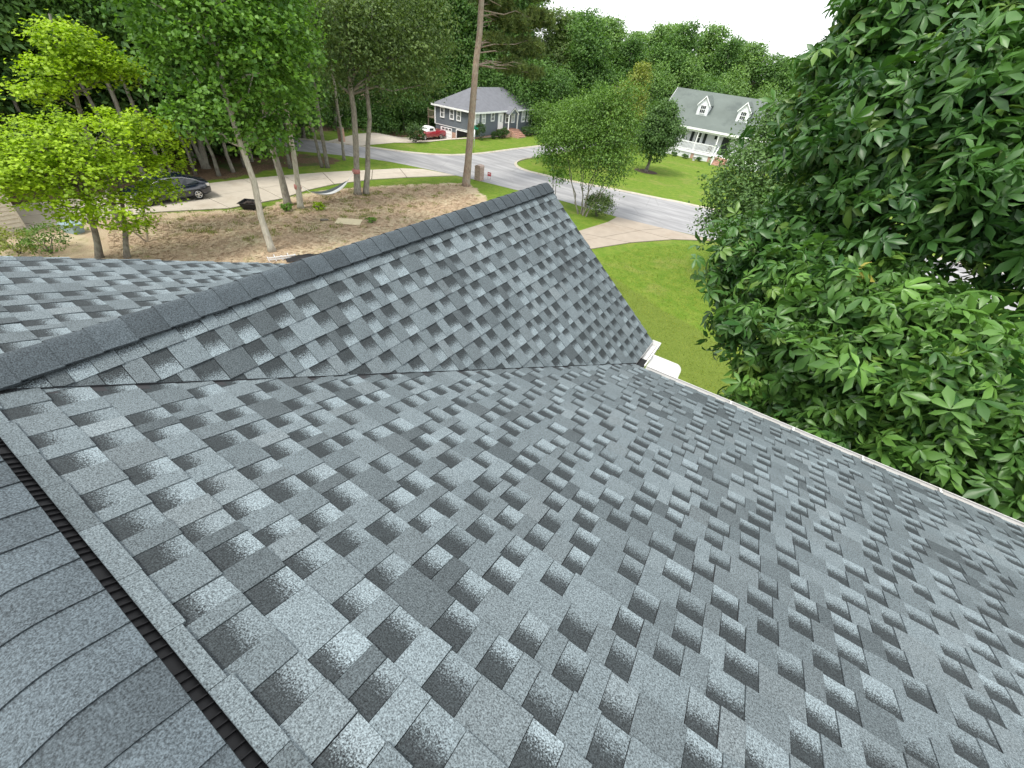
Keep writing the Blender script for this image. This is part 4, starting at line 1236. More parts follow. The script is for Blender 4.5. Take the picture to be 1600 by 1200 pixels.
bush('small green weed at the corner of the plywood board', gp(-20.0, 16.9), .3, .3, 106, 'leaf_mid', n_tw=30, size=.1)

# ------------------------------------------------------------------ grey house
def lap_wall(mb, a, b, z0, z1, board, nrm, out=.022):
    """clapboard wall from a to b (xy), boards stepping out along nrm"""
    n = max(1, int(round((z1 - z0) / board)))
    for i in range(n):
        za, zb = z0 + (z1 - z0) * i / n, z0 + (z1 - z0) * (i + 1) / n
        o = Vector((nrm[0], nrm[1], 0)) * out
        A, B = Vector((a[0], a[1], 0)), Vector((b[0], b[1], 0))
        p = [A + o + Vector((0, 0, za)), B + o + Vector((0, 0, za)), B + Vector((0, 0, zb)), A + Vector((0, 0, zb))]
        q = [A + Vector((0, 0, za)), B + Vector((0, 0, za))]
        mb.add(p + q, [(0, 1, 2, 3), (4, 5, 1, 0)])
    return mb

def window(parent, c, u, n, w, h, glass='glass', mull=1, mid=True, fw=.12, name='window'):
    """frame of bars standing proud of the wall, panes set inside it"""
    c, u, n = Vector(c), Vector(u), Vector(n); z = Vector((0, 0, 1))
    m = MB()
    t = .045
    for s in (-1, 1):
        m.obox(c + u * s * (w / 2 + fw / 2) + n * t, u * fw / 2, n * t, z * (h / 2 + fw))
        m.obox(c + z * s * (h / 2 + fw / 2) + n * t, u * w / 2, n * t * .97, z * fw / 2)
    if mid: m.obox(c + n * t * .8, u * w / 2, n * t * .7, z * .03)
    for i in range(mull):
        m.obox(c + u * (-w / 2 + w * (i + 1) / (mull + 1)) + n * t * .7, u * .014, n * t * .6, z * h / 2)
    wd = m.build(name, M['trim'], parent)
    MB().obox(c + n * .02, u * w / 2, n * .008, z * h / 2).build('pane', M[glass], wd)
    return wd

XF, YS = -33.6 * K, 44.9 * K
XB, YN = -39.6 * K, 57.7 * K
EZ = 2.68 * K
grey = thing('grey_house', 'blue grey clapboard house with hip roof and garage underneath', 'house', ((XF + XB) / 2, (YS + YN) / 2, 0))
m = MB()
lap_wall(m, (XF, YS), (XF, YN), .30 * K, EZ, .2, (1, 0))
lap_wall(m, (XB, YS), (XF, YS), .72 * K, EZ, .2, (0, -1))
m.box(XB, XF - .01, YS + .01, YN, .2, EZ)
m.build('wall', M['grey_siding'], grey)
m = MB().box(XB + .02, XF - .03, YS + .02, YN - .1, -1.0, .70 * K)
m.build('brick_basement', M['brick'], grey)
m = MB()
for (x, y) in ((XF + .01, YS - .01), (XF + .01, YN), (XB, YS - .01)):
    m.box(x - .07, x + .09, y - .09, y + .07, .25 if x > XB + 1 else .75, EZ)
m.box(XB - .03, XF + .03, YS - .06, YS - .03, .66 * K, .72 * K)
m.build('corner_board', M['trim'], grey)
OH = .38
x0, x1, y0, y1 = XB - OH, XF + OH, YS - OH, YN + OH
xr_, RZ = (XB + XF) / 2, 4.66 * K
ya_, yb_ = YS + 3.1 * K, YN - 3.0 * K
m = MB()
A = [(x0, y0, EZ), (x1, y0, EZ), (x1, y1, EZ), (x0, y1, EZ), (xr_, ya_, RZ), (xr_, yb_, RZ)]
m.add(A, [(0, 1, 4), (1, 2, 5, 4), (2, 3, 5), (3, 0, 4, 5), (3, 2, 1, 0)])
roof = m.build('roof', M['grey_roof'], grey)
m = MB()
m.box(x0 - .02, x1 + .02, y0 - .03, y0, EZ - .16, EZ + .03); m.box(x1, x1 + .03, y0, y1, EZ - .16, EZ + .03); m.box(x0 - .03, x0, y0, y1, EZ - .16, EZ + .03)
m.build('fascia', M['trim'], roof)
m = MB(); cx, cy = -37.2 * K, 60.6 * K
m = MB()
m.box(cx - .5, cx + .5, YN - .3, YN + .6, 0, 4.35 * K)
ch = m.build('chimney', M['grey_siding'], grey)
m = MB()
for sx in (-1, 1):
    for sy in (0, 1): m.box(cx + sx * .5 - .06, cx + sx * .5 + .06, YN - .36 + sy * .96, YN - .24 + sy * .96, 2.0, 4.35 * K)
m.box(cx - .62, cx + .62, YN - .42, YN + .72, 4.3 * K, 4.42 * K); m.box(cx - .4, cx + .4, YN - .2, YN + .5, 4.42 * K, 4.6 * K)
m.build('chimney_cap', M['trim'], ch)
UY, NX, UX, NY = (0, 1, 0), (1, 0, 0), (1, 0, 0), (0, -1, 0)
for yc, w, z0, z1, gl in ((45.2, .5, 1.55, 2.5, 'glass_pale'), (46.45, .55, 1.55, 2.5, 'glass_pale'), (48.3, .5, 1.75, 2.45, 'glass'), (51.5, .62, 1.42, 2.45, 'glass'), (52.85, .55, 1.38, 2.5, 'glass_pale'), (55.35, .62, 1.34, 2.35, 'glass_pale'), (56.7, .62, 1.32, 2.35, 'glass_pale')):
    window(grey, (XF + .02, yc * K, (z0 + z1) / 2 * K), UY, NX, w * K, (z1 - z0) * K, gl)
for xc_ in (-38.45, -37.0, -35.95):
    window(grey, (xc_ * K, YS - .02, 1.98 * K), UX, NY, .42 * K, .85 * K, 'glass')
# entry: door, gabled hood on posts, brick steps
yd = 50.05 * K
m = MB().box(XF + .02, XF + .09, yd - .62, yd + .62, .75 * K, 2.42 * K)
door = m.build('front_door', M['trim'], grey)
MB().box(XF + .09, XF + .10, yd - .18, yd + .18, 1.5 * K, 2.2 * K).build('door_glass', M['glass_pale'], door)
MB().box(XF + .09, XF + .13, yd + .34, yd + .40, 1.4 * K, 1.5 * K).build('door_handle', M['chrome'], door)
yq0, yq1, yqm = 50.75 * K, 52.75 * K, 51.75 * K
m = MB()
m.extrude([(XF + .05, yq0, 2.42 * K), (XF + .05, yq1, 2.42 * K), (XF + .05, yqm, 3.02 * K)], (.9, 0, 0))
hood = m.build('entry_gable', M['grey_siding'], grey)
m = MB()
for s_, ye_ in ((-1, yq0), (1, yq1)):
    a, b = Vector((0, yqm, 3.08 * K)), Vector((0, ye_ + s_ * .12, 2.40 * K))
    m.obox(Vector((XF + .5, 0, 0)) + (a + b) / 2, (.55, 0, 0), (b - a) / 2, (0, 0, .05))
m.build('entry_roof', M['grey_roof'], hood)
m = MB()
for s_, ye_ in ((-1, yq0), (1, yq1)):
    a, b = Vector((0, yqm, 3.03 * K)), Vector((0, ye_ + s_ * .1, 2.34 * K))
    m.obox(Vector((XF + 1.02, 0, 0)) + (a + b) / 2, (.03, 0, 0), (b - a) / 2, (0, 0, .10))
    m.box(XF + .86, XF + .98, ye_ - .06, ye_ + .06, .7 * K, 2.36 * K)
m.build('entry_trim', M['trim'], hood)
m = MB()
m.box(XF + .03, XF + 1.3, 49.3 * K, 52.9 * K, 0, .72 * K)
for i in range(4): m.box(XF + 1.3 + i * .3, XF + 1.6 + i * .3, 51.0 * K, 52.9 * K, 0, .72 * K * (1 - (i + 1) / 5))
m.build('brick_steps', M['brick'], grey)
# garage side
gy_ = YS - .03
m = MB().box(-38.75 * K, -37.0 * K, gy_ - .02, gy_ + .04, -.85, .52 * K)
gd = m.build('garage_door', M['trim'], grey)
for i in range(3): MB().box((-38.5 + i * .52) * K, (-38.12 + i * .52) * K, gy_ - .035, gy_ - .02, .28 * K, .44 * K).build('door_light', M['glass'], gd)
m = MB()
for i in range(1, 4): m.box(-38.74 * K, -37.01 * K, gy_ - .03, gy_ - .02, -.85 + i * .36, -.83 + i * .36)
m.build('panel_groove', M['ltgrey'], gd)
MB().box(-36.2 * K, -34.2 * K, gy_ - .012, gy_ + .02, -.85, .48 * K).build('open_bay_dark_panel', M['black'], grey)  # black panel painted as the unlit inside of the second opening
m = MB()
for x in (-36.3, -34.1): m.box(x * K - .06, x * K + .06, gy_ - .04, gy_ + .03, -.85, .55 * K)
m.box(-36.3 * K, -34.1 * K, gy_ - .04, gy_ + .03, .5 * K, .6 * K)
m.build('bay_trim', M['trim'], grey)
m = MB()
m.box(XB - 1.6, XB - .03, YS + .2, YS + 3.5, 1.1 * K, 1.2 * K)
for yy in (YS + .25, YS + 3.4): m.box(XB - 1.58, XB - 1.46, yy, yy + .12, -.9, 2.1 * K)
m.box(XB - 1.6, XB - .03, YS + .2, YS + .28, 1.85 * K, 1.93 * K)
for i in range(10): m.box(XB - 1.55 + i * .16, XB - 1.51 + i * .16, YS + .22, YS + .26, 1.2 * K, 1.86 * K)
m.build('deck', M['wood'], grey)

RB = random.Random(4)
for i, (u, v, r, h, lab) in enumerate(((-33.0, 45.2, .55, 1.7, 'tall dark shrub at the front corner of the grey house'), (-32.6, 47.4, .32, .75, 'smallest shrub in the bed under the grey house windows'),
                                       (-32.5, 48.5, .5, .95, 'middle round shrub of the bed beside the grey house steps'), (-32.4, 49.45, .5, 1.05, 'round shrub next to the brick steps of the grey house'),
                                       (-31.9, 53.7, .62, 1.0, 'first of three round shrubs beyond the brick steps'), (-31.8, 54.8, .62, 1.0, 'middle of three round shrubs beyond the brick steps'), (-31.7, 55.8, .58, .95, 'last of three round shrubs by the far corner of the grey house'))):
    bush(lab, gp(u, v), r * K, h * K, 120 + i, n_tw=120, size=.13)
bush('large clipped ball shrub at the mouth of the grey house driveway', gp(-35.4, 37.0), 1.02, 1.75, 130, n_tw=260, size=.15)

# ------------------------------------------------------------------ white house with porch
wx0, wx1 = -18.2 * K, -4.6 * K
wyf, wyw, wyb = 63.9 * K, 65.8 * K, 74.0 * K
white = thing('white_house', 'white cottage with green grey roof, two dormers and railed front porch', 'house', (-11.4 * K, 69 * K, 0))
m = MB()
lap_wall(m, (wx0, wyw), (wx1, wyw), .6, 3.35 * K, .17, (0, -1))
m.box(wx0, wx1, wyw + .01, wyb, 0, 3.35 * K)
m.extrude([(wx0, wyw + .3, 3.3 * K), (wx0, wyb, 3.3 * K), (wx0, 69.9 * K, 6.75 * K)], (wx1 - wx0, 0, 0))
m.build('wall', M['white_siding'], white)
m = MB()
pr = [(wyf - .25, 3.34 * K), (66.0 * K, 4.62 * K), (70.0 * K, 6.92 * K), (wyb + .4, 3.4 * K)]
a_, b_ = wx0 - .35, wx1 + .35
top = [(x, yy, zz) for yy, zz in pr for x in (a_, b_)]
bot = [(x, yy, zz - .14) for yy, zz in pr for x in (a_, b_)]
fs = []
for i in range(3): fs += [(2 * i, 2 * i + 1, 2 * i + 3, 2 * i + 2), (8 + 2 * i + 2, 8 + 2 * i + 3, 8 + 2 * i + 1, 8 + 2 * i), (2 * i, 2 * i + 2, 8 + 2 * i + 2, 8 + 2 * i), (2 * i + 3, 2 * i + 1, 8 + 2 * i + 1, 8 + 2 * i + 3)]
fs += [(1, 0, 8, 9), (6, 7, 15, 14)]
m.add(top + bot, fs)
wroof = m.build('roof', M['old_roof'], white)
m = MB().box(a_, b_, wyf - .29, wyf - .252, 3.14 * K, 3.37 * K)
m.box(wx0, wx1, wyf - .05, wyf + .05, 2.95 * K, 3.16 * K)
for x in (a_, b_):
    for i in range(3):
        p, q = Vector((x, pr[i][0], pr[i][1])), Vector((x, pr[i + 1][0], pr[i + 1][1]))
        m.obox((p + q) / 2 - Vector((0, 0, .1)), (.03, 0, 0), (q - p) / 2, (0, 0, .1))
m.build('fascia', M['trim'], wroof)
for xd in (-13.55 * K, -8.65 * K):
    yf = 65.9 * K; hw = .68 * K
    m = MB()
    m.box(xd - hw, xd + hw, yf, yf + 2.6, 4.5 * K, 5.72 * K)
    m.extrude([(xd - hw, yf, 5.70 * K), (xd + hw, yf, 5.70 * K), (xd, yf, 6.48 * K)], (0, 3.4, 0))
    dm = m.build('dormer', M['white_siding'], white)
    m = MB()
    for s_ in (-1, 1):
        p, q = Vector((xd, yf + 1.6, 6.60 * K)), Vector((xd + s_ * (hw + .16), yf + 1.6, 5.62 * K))
        m.obox((p + q) / 2, (q - p) / 2, (0, 1.75, 0), (0, 0, .035))
    m.build('dormer_roof', M['old_roof'], dm)
    m = MB()
    for s_ in (-1, 1):
        p, q = Vector((xd, yf - .17, 6.57 * K)), Vector((xd + s_ * (hw + .15), yf - .17, 5.58 * K))
        m.obox((p + q) / 2, (q - p) / 2, (0, .02, 0), (0, 0, .09))
    m.build('dormer_trim', M['trim'], dm)
    wd = window(dm, (xd, yf - .01, 5.2 * K), UX, NY, .62 * K, .78 * K, 'glass', mull=2, fw=.07)
# porch
m = MB().box(wx0, wx1, wyf - .1, wyw, .70, .86 * K)
m.build('porch_floor', M['trim'], white)
MB().box(wx0 + .05, wx1 - .05, wyf + .02, wyw - .02, -.05, .70).build('porch_skirt', M['white_siding'], white)
for x in (-17.9, -15.35, -12.72, -10.2, -7.6, -5.0):
    MB().box(x * K - .07, x * K + .07, wyf - .04, wyf + .10, .86 * K, 2.97 * K).build('porch_post', M['trim'], white)
for xa, xb in ((-17.9, -15.35), (-15.35, -12.72), (-12.72, -10.2), (-7.6, -5.0)):
    m = MB()
    m.box(xa * K + .07, xb * K - .07, wyf, wyf + .07, 1.74 * K, 1.83 * K); m.box(xa * K + .07, xb * K - .07, wyf + .005, wyf + .065, .98 * K, 1.04 * K)
    n = 15
    for i in range(n):
        x = xa * K + .1 + (xb * K - xa * K - .2) * (i + .5) / n
        m.box(x - .03, x + .03, wyf + .01, wyf + .06, 1.04 * K, 1.74 * K)
    m.build('porch_railing', M['trim'], white)
m = MB()
for x in (-9.75, -8.0):
    m.bar((x * K, wyf - .15, 1.8 * K), (x * K, wyf - 1.6, .95 * K), .09)
    m.bar((x * K, wyf - 1.6, .0), (x * K, wyf - 1.6, 1.0 * K), .11)
    for i in range(6): m.bar((x * K, wyf - .25 - i * .22, .7 - i * .13), (x * K, wyf - .25 - i * .22, 1.74 * K - i * .145), .045)
m.build('stair_rail', M['trim'], white)
m = MB()
for i in range(5): m.box(-9.7 * K, -8.0 * K, wyf - .1 - (i + 1) * .32, wyf - .1 - i * .32, -.05, .86 * K * (1 - (i + 1) / 6))
m.build('brick_steps', M['brick'], white)
m = MB()
for x in (-17.6, -12.6, -10.4): m.box(x * K - .22, x * K + .22, wyf + .0, wyf + .3, -.05, .66)
m.build('brick_pier', M['brick'], white)
window(white, (-14.85 * K, wyw - .02, 2.35 * K), UX, NY, .42 * K, 1.15 * K, 'glass')
window(white, (-12.95 * K, wyw - .02, 2.2 * K), UX, NY, .62 * K, 1.4 * K, 'glass')
window(white, (-16.6 * K, wyw - .02, 2.3 * K), UX, NY, .5 * K, 1.15 * K, 'glass')
m = MB().box(-9.9 * K, -8.95 * K, wyw - .06, wyw - .005, .87 * K, 2.75 * K)
m.build('front_door', M['dark_shutter'], white)
for x in (-13.75, -12.1):
    MB().box(x * K - .2, x * K + .2, wyw - .07, wyw - .028, 1.5 * K, 2.9 * K).build('shutter', M['dark_shutter'], white)
MB().box(-10.95 * K, -10.65 * K, wyw - .09, wyw - .03, 2.35 * K, 2.72 * K).build('wall_plaque', M['dark_shutter'], white)
# porch chair
pc = thing('porch_chair', 'dark chair standing on the white porch behind the railing', 'chair', (-11.0 * K, 65.0 * K, .86 * K))
MB().box(-.28, .28, -.25, .25, .38, .44).build('seat', M['steel_black'], pc, local=True)
MB().box(-.28, .28, .22, .27, .44, .95).build('backrest', M['steel_black'], pc, local=True)
for sx in (-.25, .25):
    for sy in (-.22, .22): MB().box(sx - .02, sx + .02, sy - .02, sy + .02, 0, .38).build('leg', M['steel_black'], pc, local=True)
for i, (u, v, r, lab) in enumerate(((-14.6, 63.0, .4, 'low green plant in the bed below the porch corner'), (-13.2, 62.9, .45, 'low green plant below the middle of the porch'), (-11.4, 62.9, .4, 'low plant beside the pale urn under the porch'))):
    bush(lab, gp(u, v), r, .5, 140 + i, 'leaf_pear', n_tw=50, size=.14)
urn = thing('garden_urn', 'pale stone urn on the lawn edge below the porch', 'urn', gp(-12.0, 62.7))
MB().lathe((0, 0, 0), (0, 0, 1), [(.22, 0), (.2, .06), (.09, .14), (.09, .25), (.22, .36), (.27, .5), (.24, .52), (.18, .46)], 16).build('bowl', M['ltgrey'], urn, local=True)

# ------------------------------------------------------------------ beige neighbour house at the edge
bx, by0, by1 = -29.15 * K, -9 * K, 4.35 * K
beige = thing('beige_house', 'beige clapboard wall of the neighbour house half hidden by the maple', 'house', (bx - 3, 0, 0))
m = MB()
lap_wall(m, (bx, by0), (bx, by1), .2, 3.2, .2, (1, 0), .045)
lap_wall(m, (bx, by1), (bx - 6, by1), .2, 3.2, .16, (0, 1), .02)
m.box(bx - 6, bx - .01, by0, by1 - .01, 0, 3.2)
m.build('wall', M['beige'], beige)
m = MB()
m.add([(bx + .4, by0, 3.15), (bx + .4, by1 + .4, 3.15), (bx - 3, by1 + .4, 4.4), (bx - 3, by0, 4.4), (bx - 6.4, by1 + .4, 3.15), (bx - 6.4, by0, 3.15)], [(0, 1, 2, 3), (3, 2, 4, 5), (1, 4, 2), (0, 5, 4, 1)])
m.build('roof', M['grey_roof'], beige)
m = MB().box(bx - .06, bx + .04, by1 - .06, by1 + .04, .1, 3.2); m.build('corner_board', M['beige'], beige)

# ------------------------------------------------------------------ vehicles
def loft(sections, closed=True):
    """sections: list of point rings (same count)"""
    mb = MB()
    n = len(sections[0])
    v = [p for s in sections for p in s]
    f = []
    for i in range(len(sections) - 1):
        for k in range(n if closed else n - 1):
            k2 = (k + 1) % n
            f.append((i * n + k, (i + 1) * n + k, (i + 1) * n + k2, i * n + k2))
    if closed:
        f.append(tuple(range(n))); f.append(tuple((len(sections) - 1) * n + k for k in range(n - 1, -1, -1)))
    return mb.add(v, f, True)

def wheel(parent, x, y, r, w, side):
    m = MB().lathe((x, y, r), (0, side, 0), [(r * .62, -w * .5), (r * .93, -w * .5), (r, -w * .3), (r, w * .3), (r * .93, w * .5), (r * .66, w * .5), (r * .62, w * .4)], 24)
    wh = m.build('wheel', M['rubber'], parent, local=True)
    m = MB().lathe((x, y + side * w * .36, r), (0, side, 0), [(r * .64, -.01), (r * .64, .03), (r * .58, .035), (r * .56, 0.0)], 24)
    for k in range(5):
        a = k * 2 * math.pi / 5
        m.obox((x + math.cos(a) * r * .32, y + side * (w * .36 + .018), r + math.sin(a) * r * .32), (math.cos(a) * r * .3, 0, math.sin(a) * r * .3), (-math.sin(a) * r * .085, 0, math.cos(a) * r * .085), (0, .012, 0))
    m.lathe((x, y + side * (w * .36 + .01), r), (0, side, 0), [(r * .13, 0), (r * .13, .025), (r * .05, .03)], 12)
    m.build('rim', M['chrome'], wh, local=True)
    return wh

def sedan(loc, rz):
    car = thing('parked_car', 'dark blue sedan parked on the neighbour driveway behind the lime maple', 'car', loc, rz)
    # x forward; body lofted from cross sections (x, half width, sill z, belt z)
    S = [(-2.28, .62, .42, .82), (-2.22, .76, .34, .94), (-1.9, .85, .26, .98), (-1.35, .89, .22, .96), (-.5, .90, .20, .93), (.6, .90, .20, .91), (1.25, .89, .22, .88), (1.8, .85, .25, .80), (2.15, .76, .30, .70), (2.28, .60, .38, .60)]
    rings = []
    for x, w, a, b in S:
        rings.append([(x, -w * .92, a), (x, -w, a + .12), (x, -w * 1.01, (a + b) / 2), (x, -w * .97, b - .06), (x, -w * .86, b), (x, 0, b + .03), (x, w * .86, b), (x, w * .97, b - .06), (x, w * 1.01, (a + b) / 2), (x, w, a + .12), (x, w * .92, a), (x, 0, a - .02)])
    loft(rings).build('body', M['carpaint'], car, local=True)
    # greenhouse
    G = [(-2.02, .62, .96, .98), (-1.45, .68, .94, 1.24), (-.85, .66, .93, 1.40), (-.2, .66, .92, 1.44), (.35, .66, .91, 1.40), (.85, .68, .90, 1.20), (1.38, .66, .88, .90)]
    rings = []
    for x, w, a, b in G:
        h = b - a
        rings.append([(x, -w - .14, a), (x, -w - .05, a + h * .55), (x, -w + .04, b - .03), (x, -w + .16, b), (x, 0, b + .02), (x, w - .16, b), (x, w - .04, b - .03), (x, w + .05, a + h * .55), (x, w + .14, a)])
    cabin = loft(rings, False).build('cabin', M['carpaint'], car, local=True)
    for s in (-1, 1):
        for xs in ([-1.55, -.98, -.62], [-.56, -.1, .12], [.18, .55, .95]):
            m = MB()
            def top(x): return np.interp(x, [g_[0] for g_ in G], [g_[3] for g_ in G])
            def belt(x): return np.interp(x, [g_[0] for g_ in G], [g_[2] for g_ in G])
            vb = [(x, s * .825, belt(x) + .04) for x in xs]; vt = [(x, s * .725, max(belt(x) + .06, top(x) - .07)) for x in xs]
            m.add(vb + vt, [(0, 1, 4, 3), (1, 2, 5, 4)] if s < 0 else [(1, 0, 3, 4), (2, 1, 4, 5)])
            m.build('side_window', M['glass'], cabin, local=True)
        m = MB()
        xs = [-1.75, -1.4, -.85, -.2, .35, .85, 1.2]
        pts = [(x, s * .74, top(x) - .035) for x in xs]
        m.tube(pts, [.013] * len(pts), 6); m.build('window_trim', M['chrome'], cabin, local=True)
        m = MB().box(-2.20, -1.98, s * .60, s * .80, .74, .90); m.build('tail_light', M['lamp_white'], car, local=True)
        m = MB().obox((2.08, s * .64, .62), (.12, 0, -.02), (0, .14, 0), (0, 0, .07)); m.build('headlight', M['lamp_white'], car, local=True)
        for x in (-.55, .35): MB().box(x - .12, x + .06, s * .905, s * .93, .80, .83).build('door_handle', M['chrome'], car, local=True)
        m = MB().obox((.72, s * .98, .98), (.05, 0, 0), (0, .09, 0), (0, 0, .06)); m.build('side_mirror', M['carpaint'], car, local=True)
        for x in (-1.38, 1.36): wheel(car, x, s * .80, .32, .2, s)
    m = MB().add([(1.32, -.62, .935), (1.32, .62, .935), (.5, .56, 1.385), (.5, -.56, 1.385)], [(0, 1, 2, 3)]); m.build('windscreen', M['glass'], cabin, local=True)
    m = MB().add([(-1.98, -.58, 1.0), (-1.98, .58, 1.0), (-1.05, .54, 1.385), (-1.05, -.54, 1.385)], [(3, 2, 1, 0)]); m.build('rear_window', M['glass'], cabin, local=True)
    return car
# rear wheel near the pine straw, nose towards the house at the left
pr_, pf_ = Vector((-28.95 * K, 12.0 * K, 0)), Vector((-29.25 * K, 9.5 * K, 0))
dirv = (pf_ - pr_).normalized()
rz = math.atan2(dirv.y, dirv.x)
side = Vector((-dirv.y, dirv.x, 0))
cc = (pr_ + pf_) / 2 - side * (.86 if side.x > 0 else -.86)
sedan((cc.x, cc.y, .06), rz)

def pickup(loc, rz):
    t = thing('pickup_truck', 'red pickup with a pale cap parked outside the grey house garage', 'truck', loc, rz)
    S = [(-2.5, .84, .5, 1.05), (-2.4, .9, .42, 1.1), (-.4, .92, .4, 1.1), (.9, .92, .4, 1.1), (1.4, .9, .42, 1.08), (2.2, .86, .45, 1.02), (2.45, .76, .5, .86)]
    rings = [[(x, -w, a), (x, -w * 1.02, (a + b) / 2), (x, -w * .95, b), (x, 0, b + .02), (x, w * .95, b), (x, w * 1.02, (a + b) / 2), (x, w, a), (x, 0, a - .02)] for x, w, a, b in S]
    loft(rings).build('body', M['redpaint'], t, local=True)
    rings = [[(x, -w - .06, 1.08), (x, -w, z - .05), (x, -w + .12, z), (x, w - .12, z), (x, w, z - .05), (x, w + .06, 1.08)] for x, w, z in ((-.55, .78, 1.3), (-.35, .76, 1.62), (.35, .76, 1.66), (.75, .76, 1.5), (1.3, .78, 1.12))]
    cb = loft(rings, False).build('cab', M['cloth_white'], t, local=True)
    for s in (-1, 1):
        m = MB().obox((.2, s * .80, 1.34), (.34, 0, 0), (0, .012, 0), (0, 0, .15)); m.build('side_window', M['glass'], cb, local=True)
        m = MB().box(2.36, 2.47, s * .5, s * .72, .72, .86); m.build('headlight', M['lamp_white'], t, local=True)
        m = MB().box(-2.52, -2.44, s * .66, s * .84, .72, .98); m.build('tail_light', M['lamp_red'], t, local=True)
        for x in (-1.5, 1.55): wheel(t, x, s * .82, .37, .22, s)
    m = MB().add([(1.24, -.7, 1.15), (1.24, .7, 1.15), (.8, .66, 1.47), (.8, -.66, 1.47)], [(0, 1, 2, 3)]); m.build('windscreen', M['glass'], cb, local=True)
    return t
tx, ty = -38.9 * K, 43.0 * K
pickup((tx, ty, float(height(tx, ty)) + .04), rad(-100)).scale = (.88, .88, .88)

# ------------------------------------------------------------------ yard things
def brick_box(name, label, cat, loc, w, d, h, mat, taper=0.0, cap='ltgrey', rz=0.0, door=True):
    t = thing(name, label, cat, loc, rz)
    MB().box(-w / 2, w / 2, -d / 2, d / 2, -.05, h).build('pillar', M[mat], t, local=True)
    m = MB()
    # arched brick top
    pts = [(-w / 2 - .02, h)] + [(math.cos(a) * (w / 2 + .02), h + math.sin(a) * w * .28) for a in np.linspace(math.pi, 0, 9)] + [(w / 2 + .02, h)]
    m.extrude([(x, -d / 2 - .02, z) for x, z in pts], (0, d + .04, 0)); m.build('cap', M[cap], t, local=True)
    if door:
        b = MB().box(-w * .28, w * .28, d / 2, d / 2 + .03, h - .42, h - .12).build('letter_box', M['steel_black'], t, local=True)
        MB().box(-.03, .03, d / 2 + .03, d / 2 + .05, h - .2, h - .17).build('latch', M['chrome'], b, local=True)
    return t
brick_box('brick_mailbox', 'weathered brick mailbox pillar at the end of the concrete drive', 'mailbox', gp(-22.14, 30.45), .62, .62, 1.12, 'brick2', cap='brick2')
mb2 = brick_box('brick_mailbox', 'orange brick mailbox across the street beneath the trees', 'mailbox', gp(-38.6, 30.1), .5, .5, 1.25, 'brick', cap='wood', door=False)
sg_ = thing('yard_sign', 'small red yard sign on a wire stake beside the brick mailbox', 'sign', gp(-21.75, 31.35), rad(20))
MB().box(-.17, .17, -.01, .01, .3, .62).build('panel', M['sign_red'], sg_, local=True)
MB().box(-.11, .11, -.014, -.011, .47, .52).build('stripe', M['cloth_white'], sg_, local=True)
for s in (-.12, .12): MB().box(s - .008, s + .008, -.006, .006, -.02, .3).build('stake', M['steel_black'], sg_, local=True)
ss = thing('street_sign', 'green street name sign on a pole before the grey house', 'sign', gp(-28.9, 38.6), rad(55))
MB().lathe((0, 0, -.05), (0, 0, 1), [(.035, 0), (.035, 2.35)], 10).build('pole', M['chrome'], ss, local=True)
MB().box(-.42, .42, -.012, .012, 2.36, 2.54).build('blade', M['sign_green'], ss, local=True)
MB().box(-.012, .012, -.42, .42, 2.55, 2.73).build('blade', M['sign_green'], ss, local=True)

bd = thing('plywood_board', 'pale plywood board lying flat on the pine straw', 'board', gp(-20.9, 16.0), rad(38))
MB().box(-.78, .78, -.52, .52, .02, .042).build('sheet', M['ply'], bd, local=True)
MB().box(-.7, .7, -.35, -.27, -.01, .02).build('batten', M['wood'], bd, local=True)

fp = thing('fire_pit', 'square black steel fire pit with ash standing on the drive edge', 'fire pit', gp(-26.1, 13.3), rad(35))
m = MB()
b0, b1, h0, h1 = .36, .48, .05, .40
m.add([(sx * b0, sy * b0, h0) for sx, sy in ((-1, -1), (1, -1), (1, 1), (-1, 1))] + [(sx * b1, sy * b1, h1) for sx, sy in ((-1, -1), (1, -1), (1, 1), (-1, 1))], [(0, 1, 5, 4), (1, 2, 6, 5), (2, 3, 7, 6), (3, 0, 4, 7), (3, 2, 1, 0)])
m.build('bowl', M['steel_black'], fp, local=True)
m = MB()
for k in range(4):
    c, s = math.cos(k * math.pi / 2), math.sin(k * math.pi / 2)
    m.obox((c * (b1 + .02), s * (b1 + .02), h1 + .01), (c * .04, s * .04, 0), (-s * (b1 + .06), c * (b1 + .06), 0), (0, 0, .014))
m.build('rim', M['steel_black'], fp, local=True)
MB().box(-.42, .42, -.42, .42, .28, .31).build('ash_bed', M['ash'], fp, local=True)
for k in range(5):
    a = k * 1.3; m = MB(); m.tube([(.25 * math.cos(a), .25 * math.sin(a), .33), (-.2 * math.cos(a + .5), -.2 * math.sin(a + .5), .40)], [.05, .04], 7); m.build('charred_log', M['ash'], fp, local=True)
for sx in (-1, 1):
    for sy in (-1, 1): MB().box(sx * .3 - .03, sx * .3 + .03, sy * .3 - .03, sy * .3 + .03, -.02, .08).build('leg', M['steel_black'], fp, local=True)

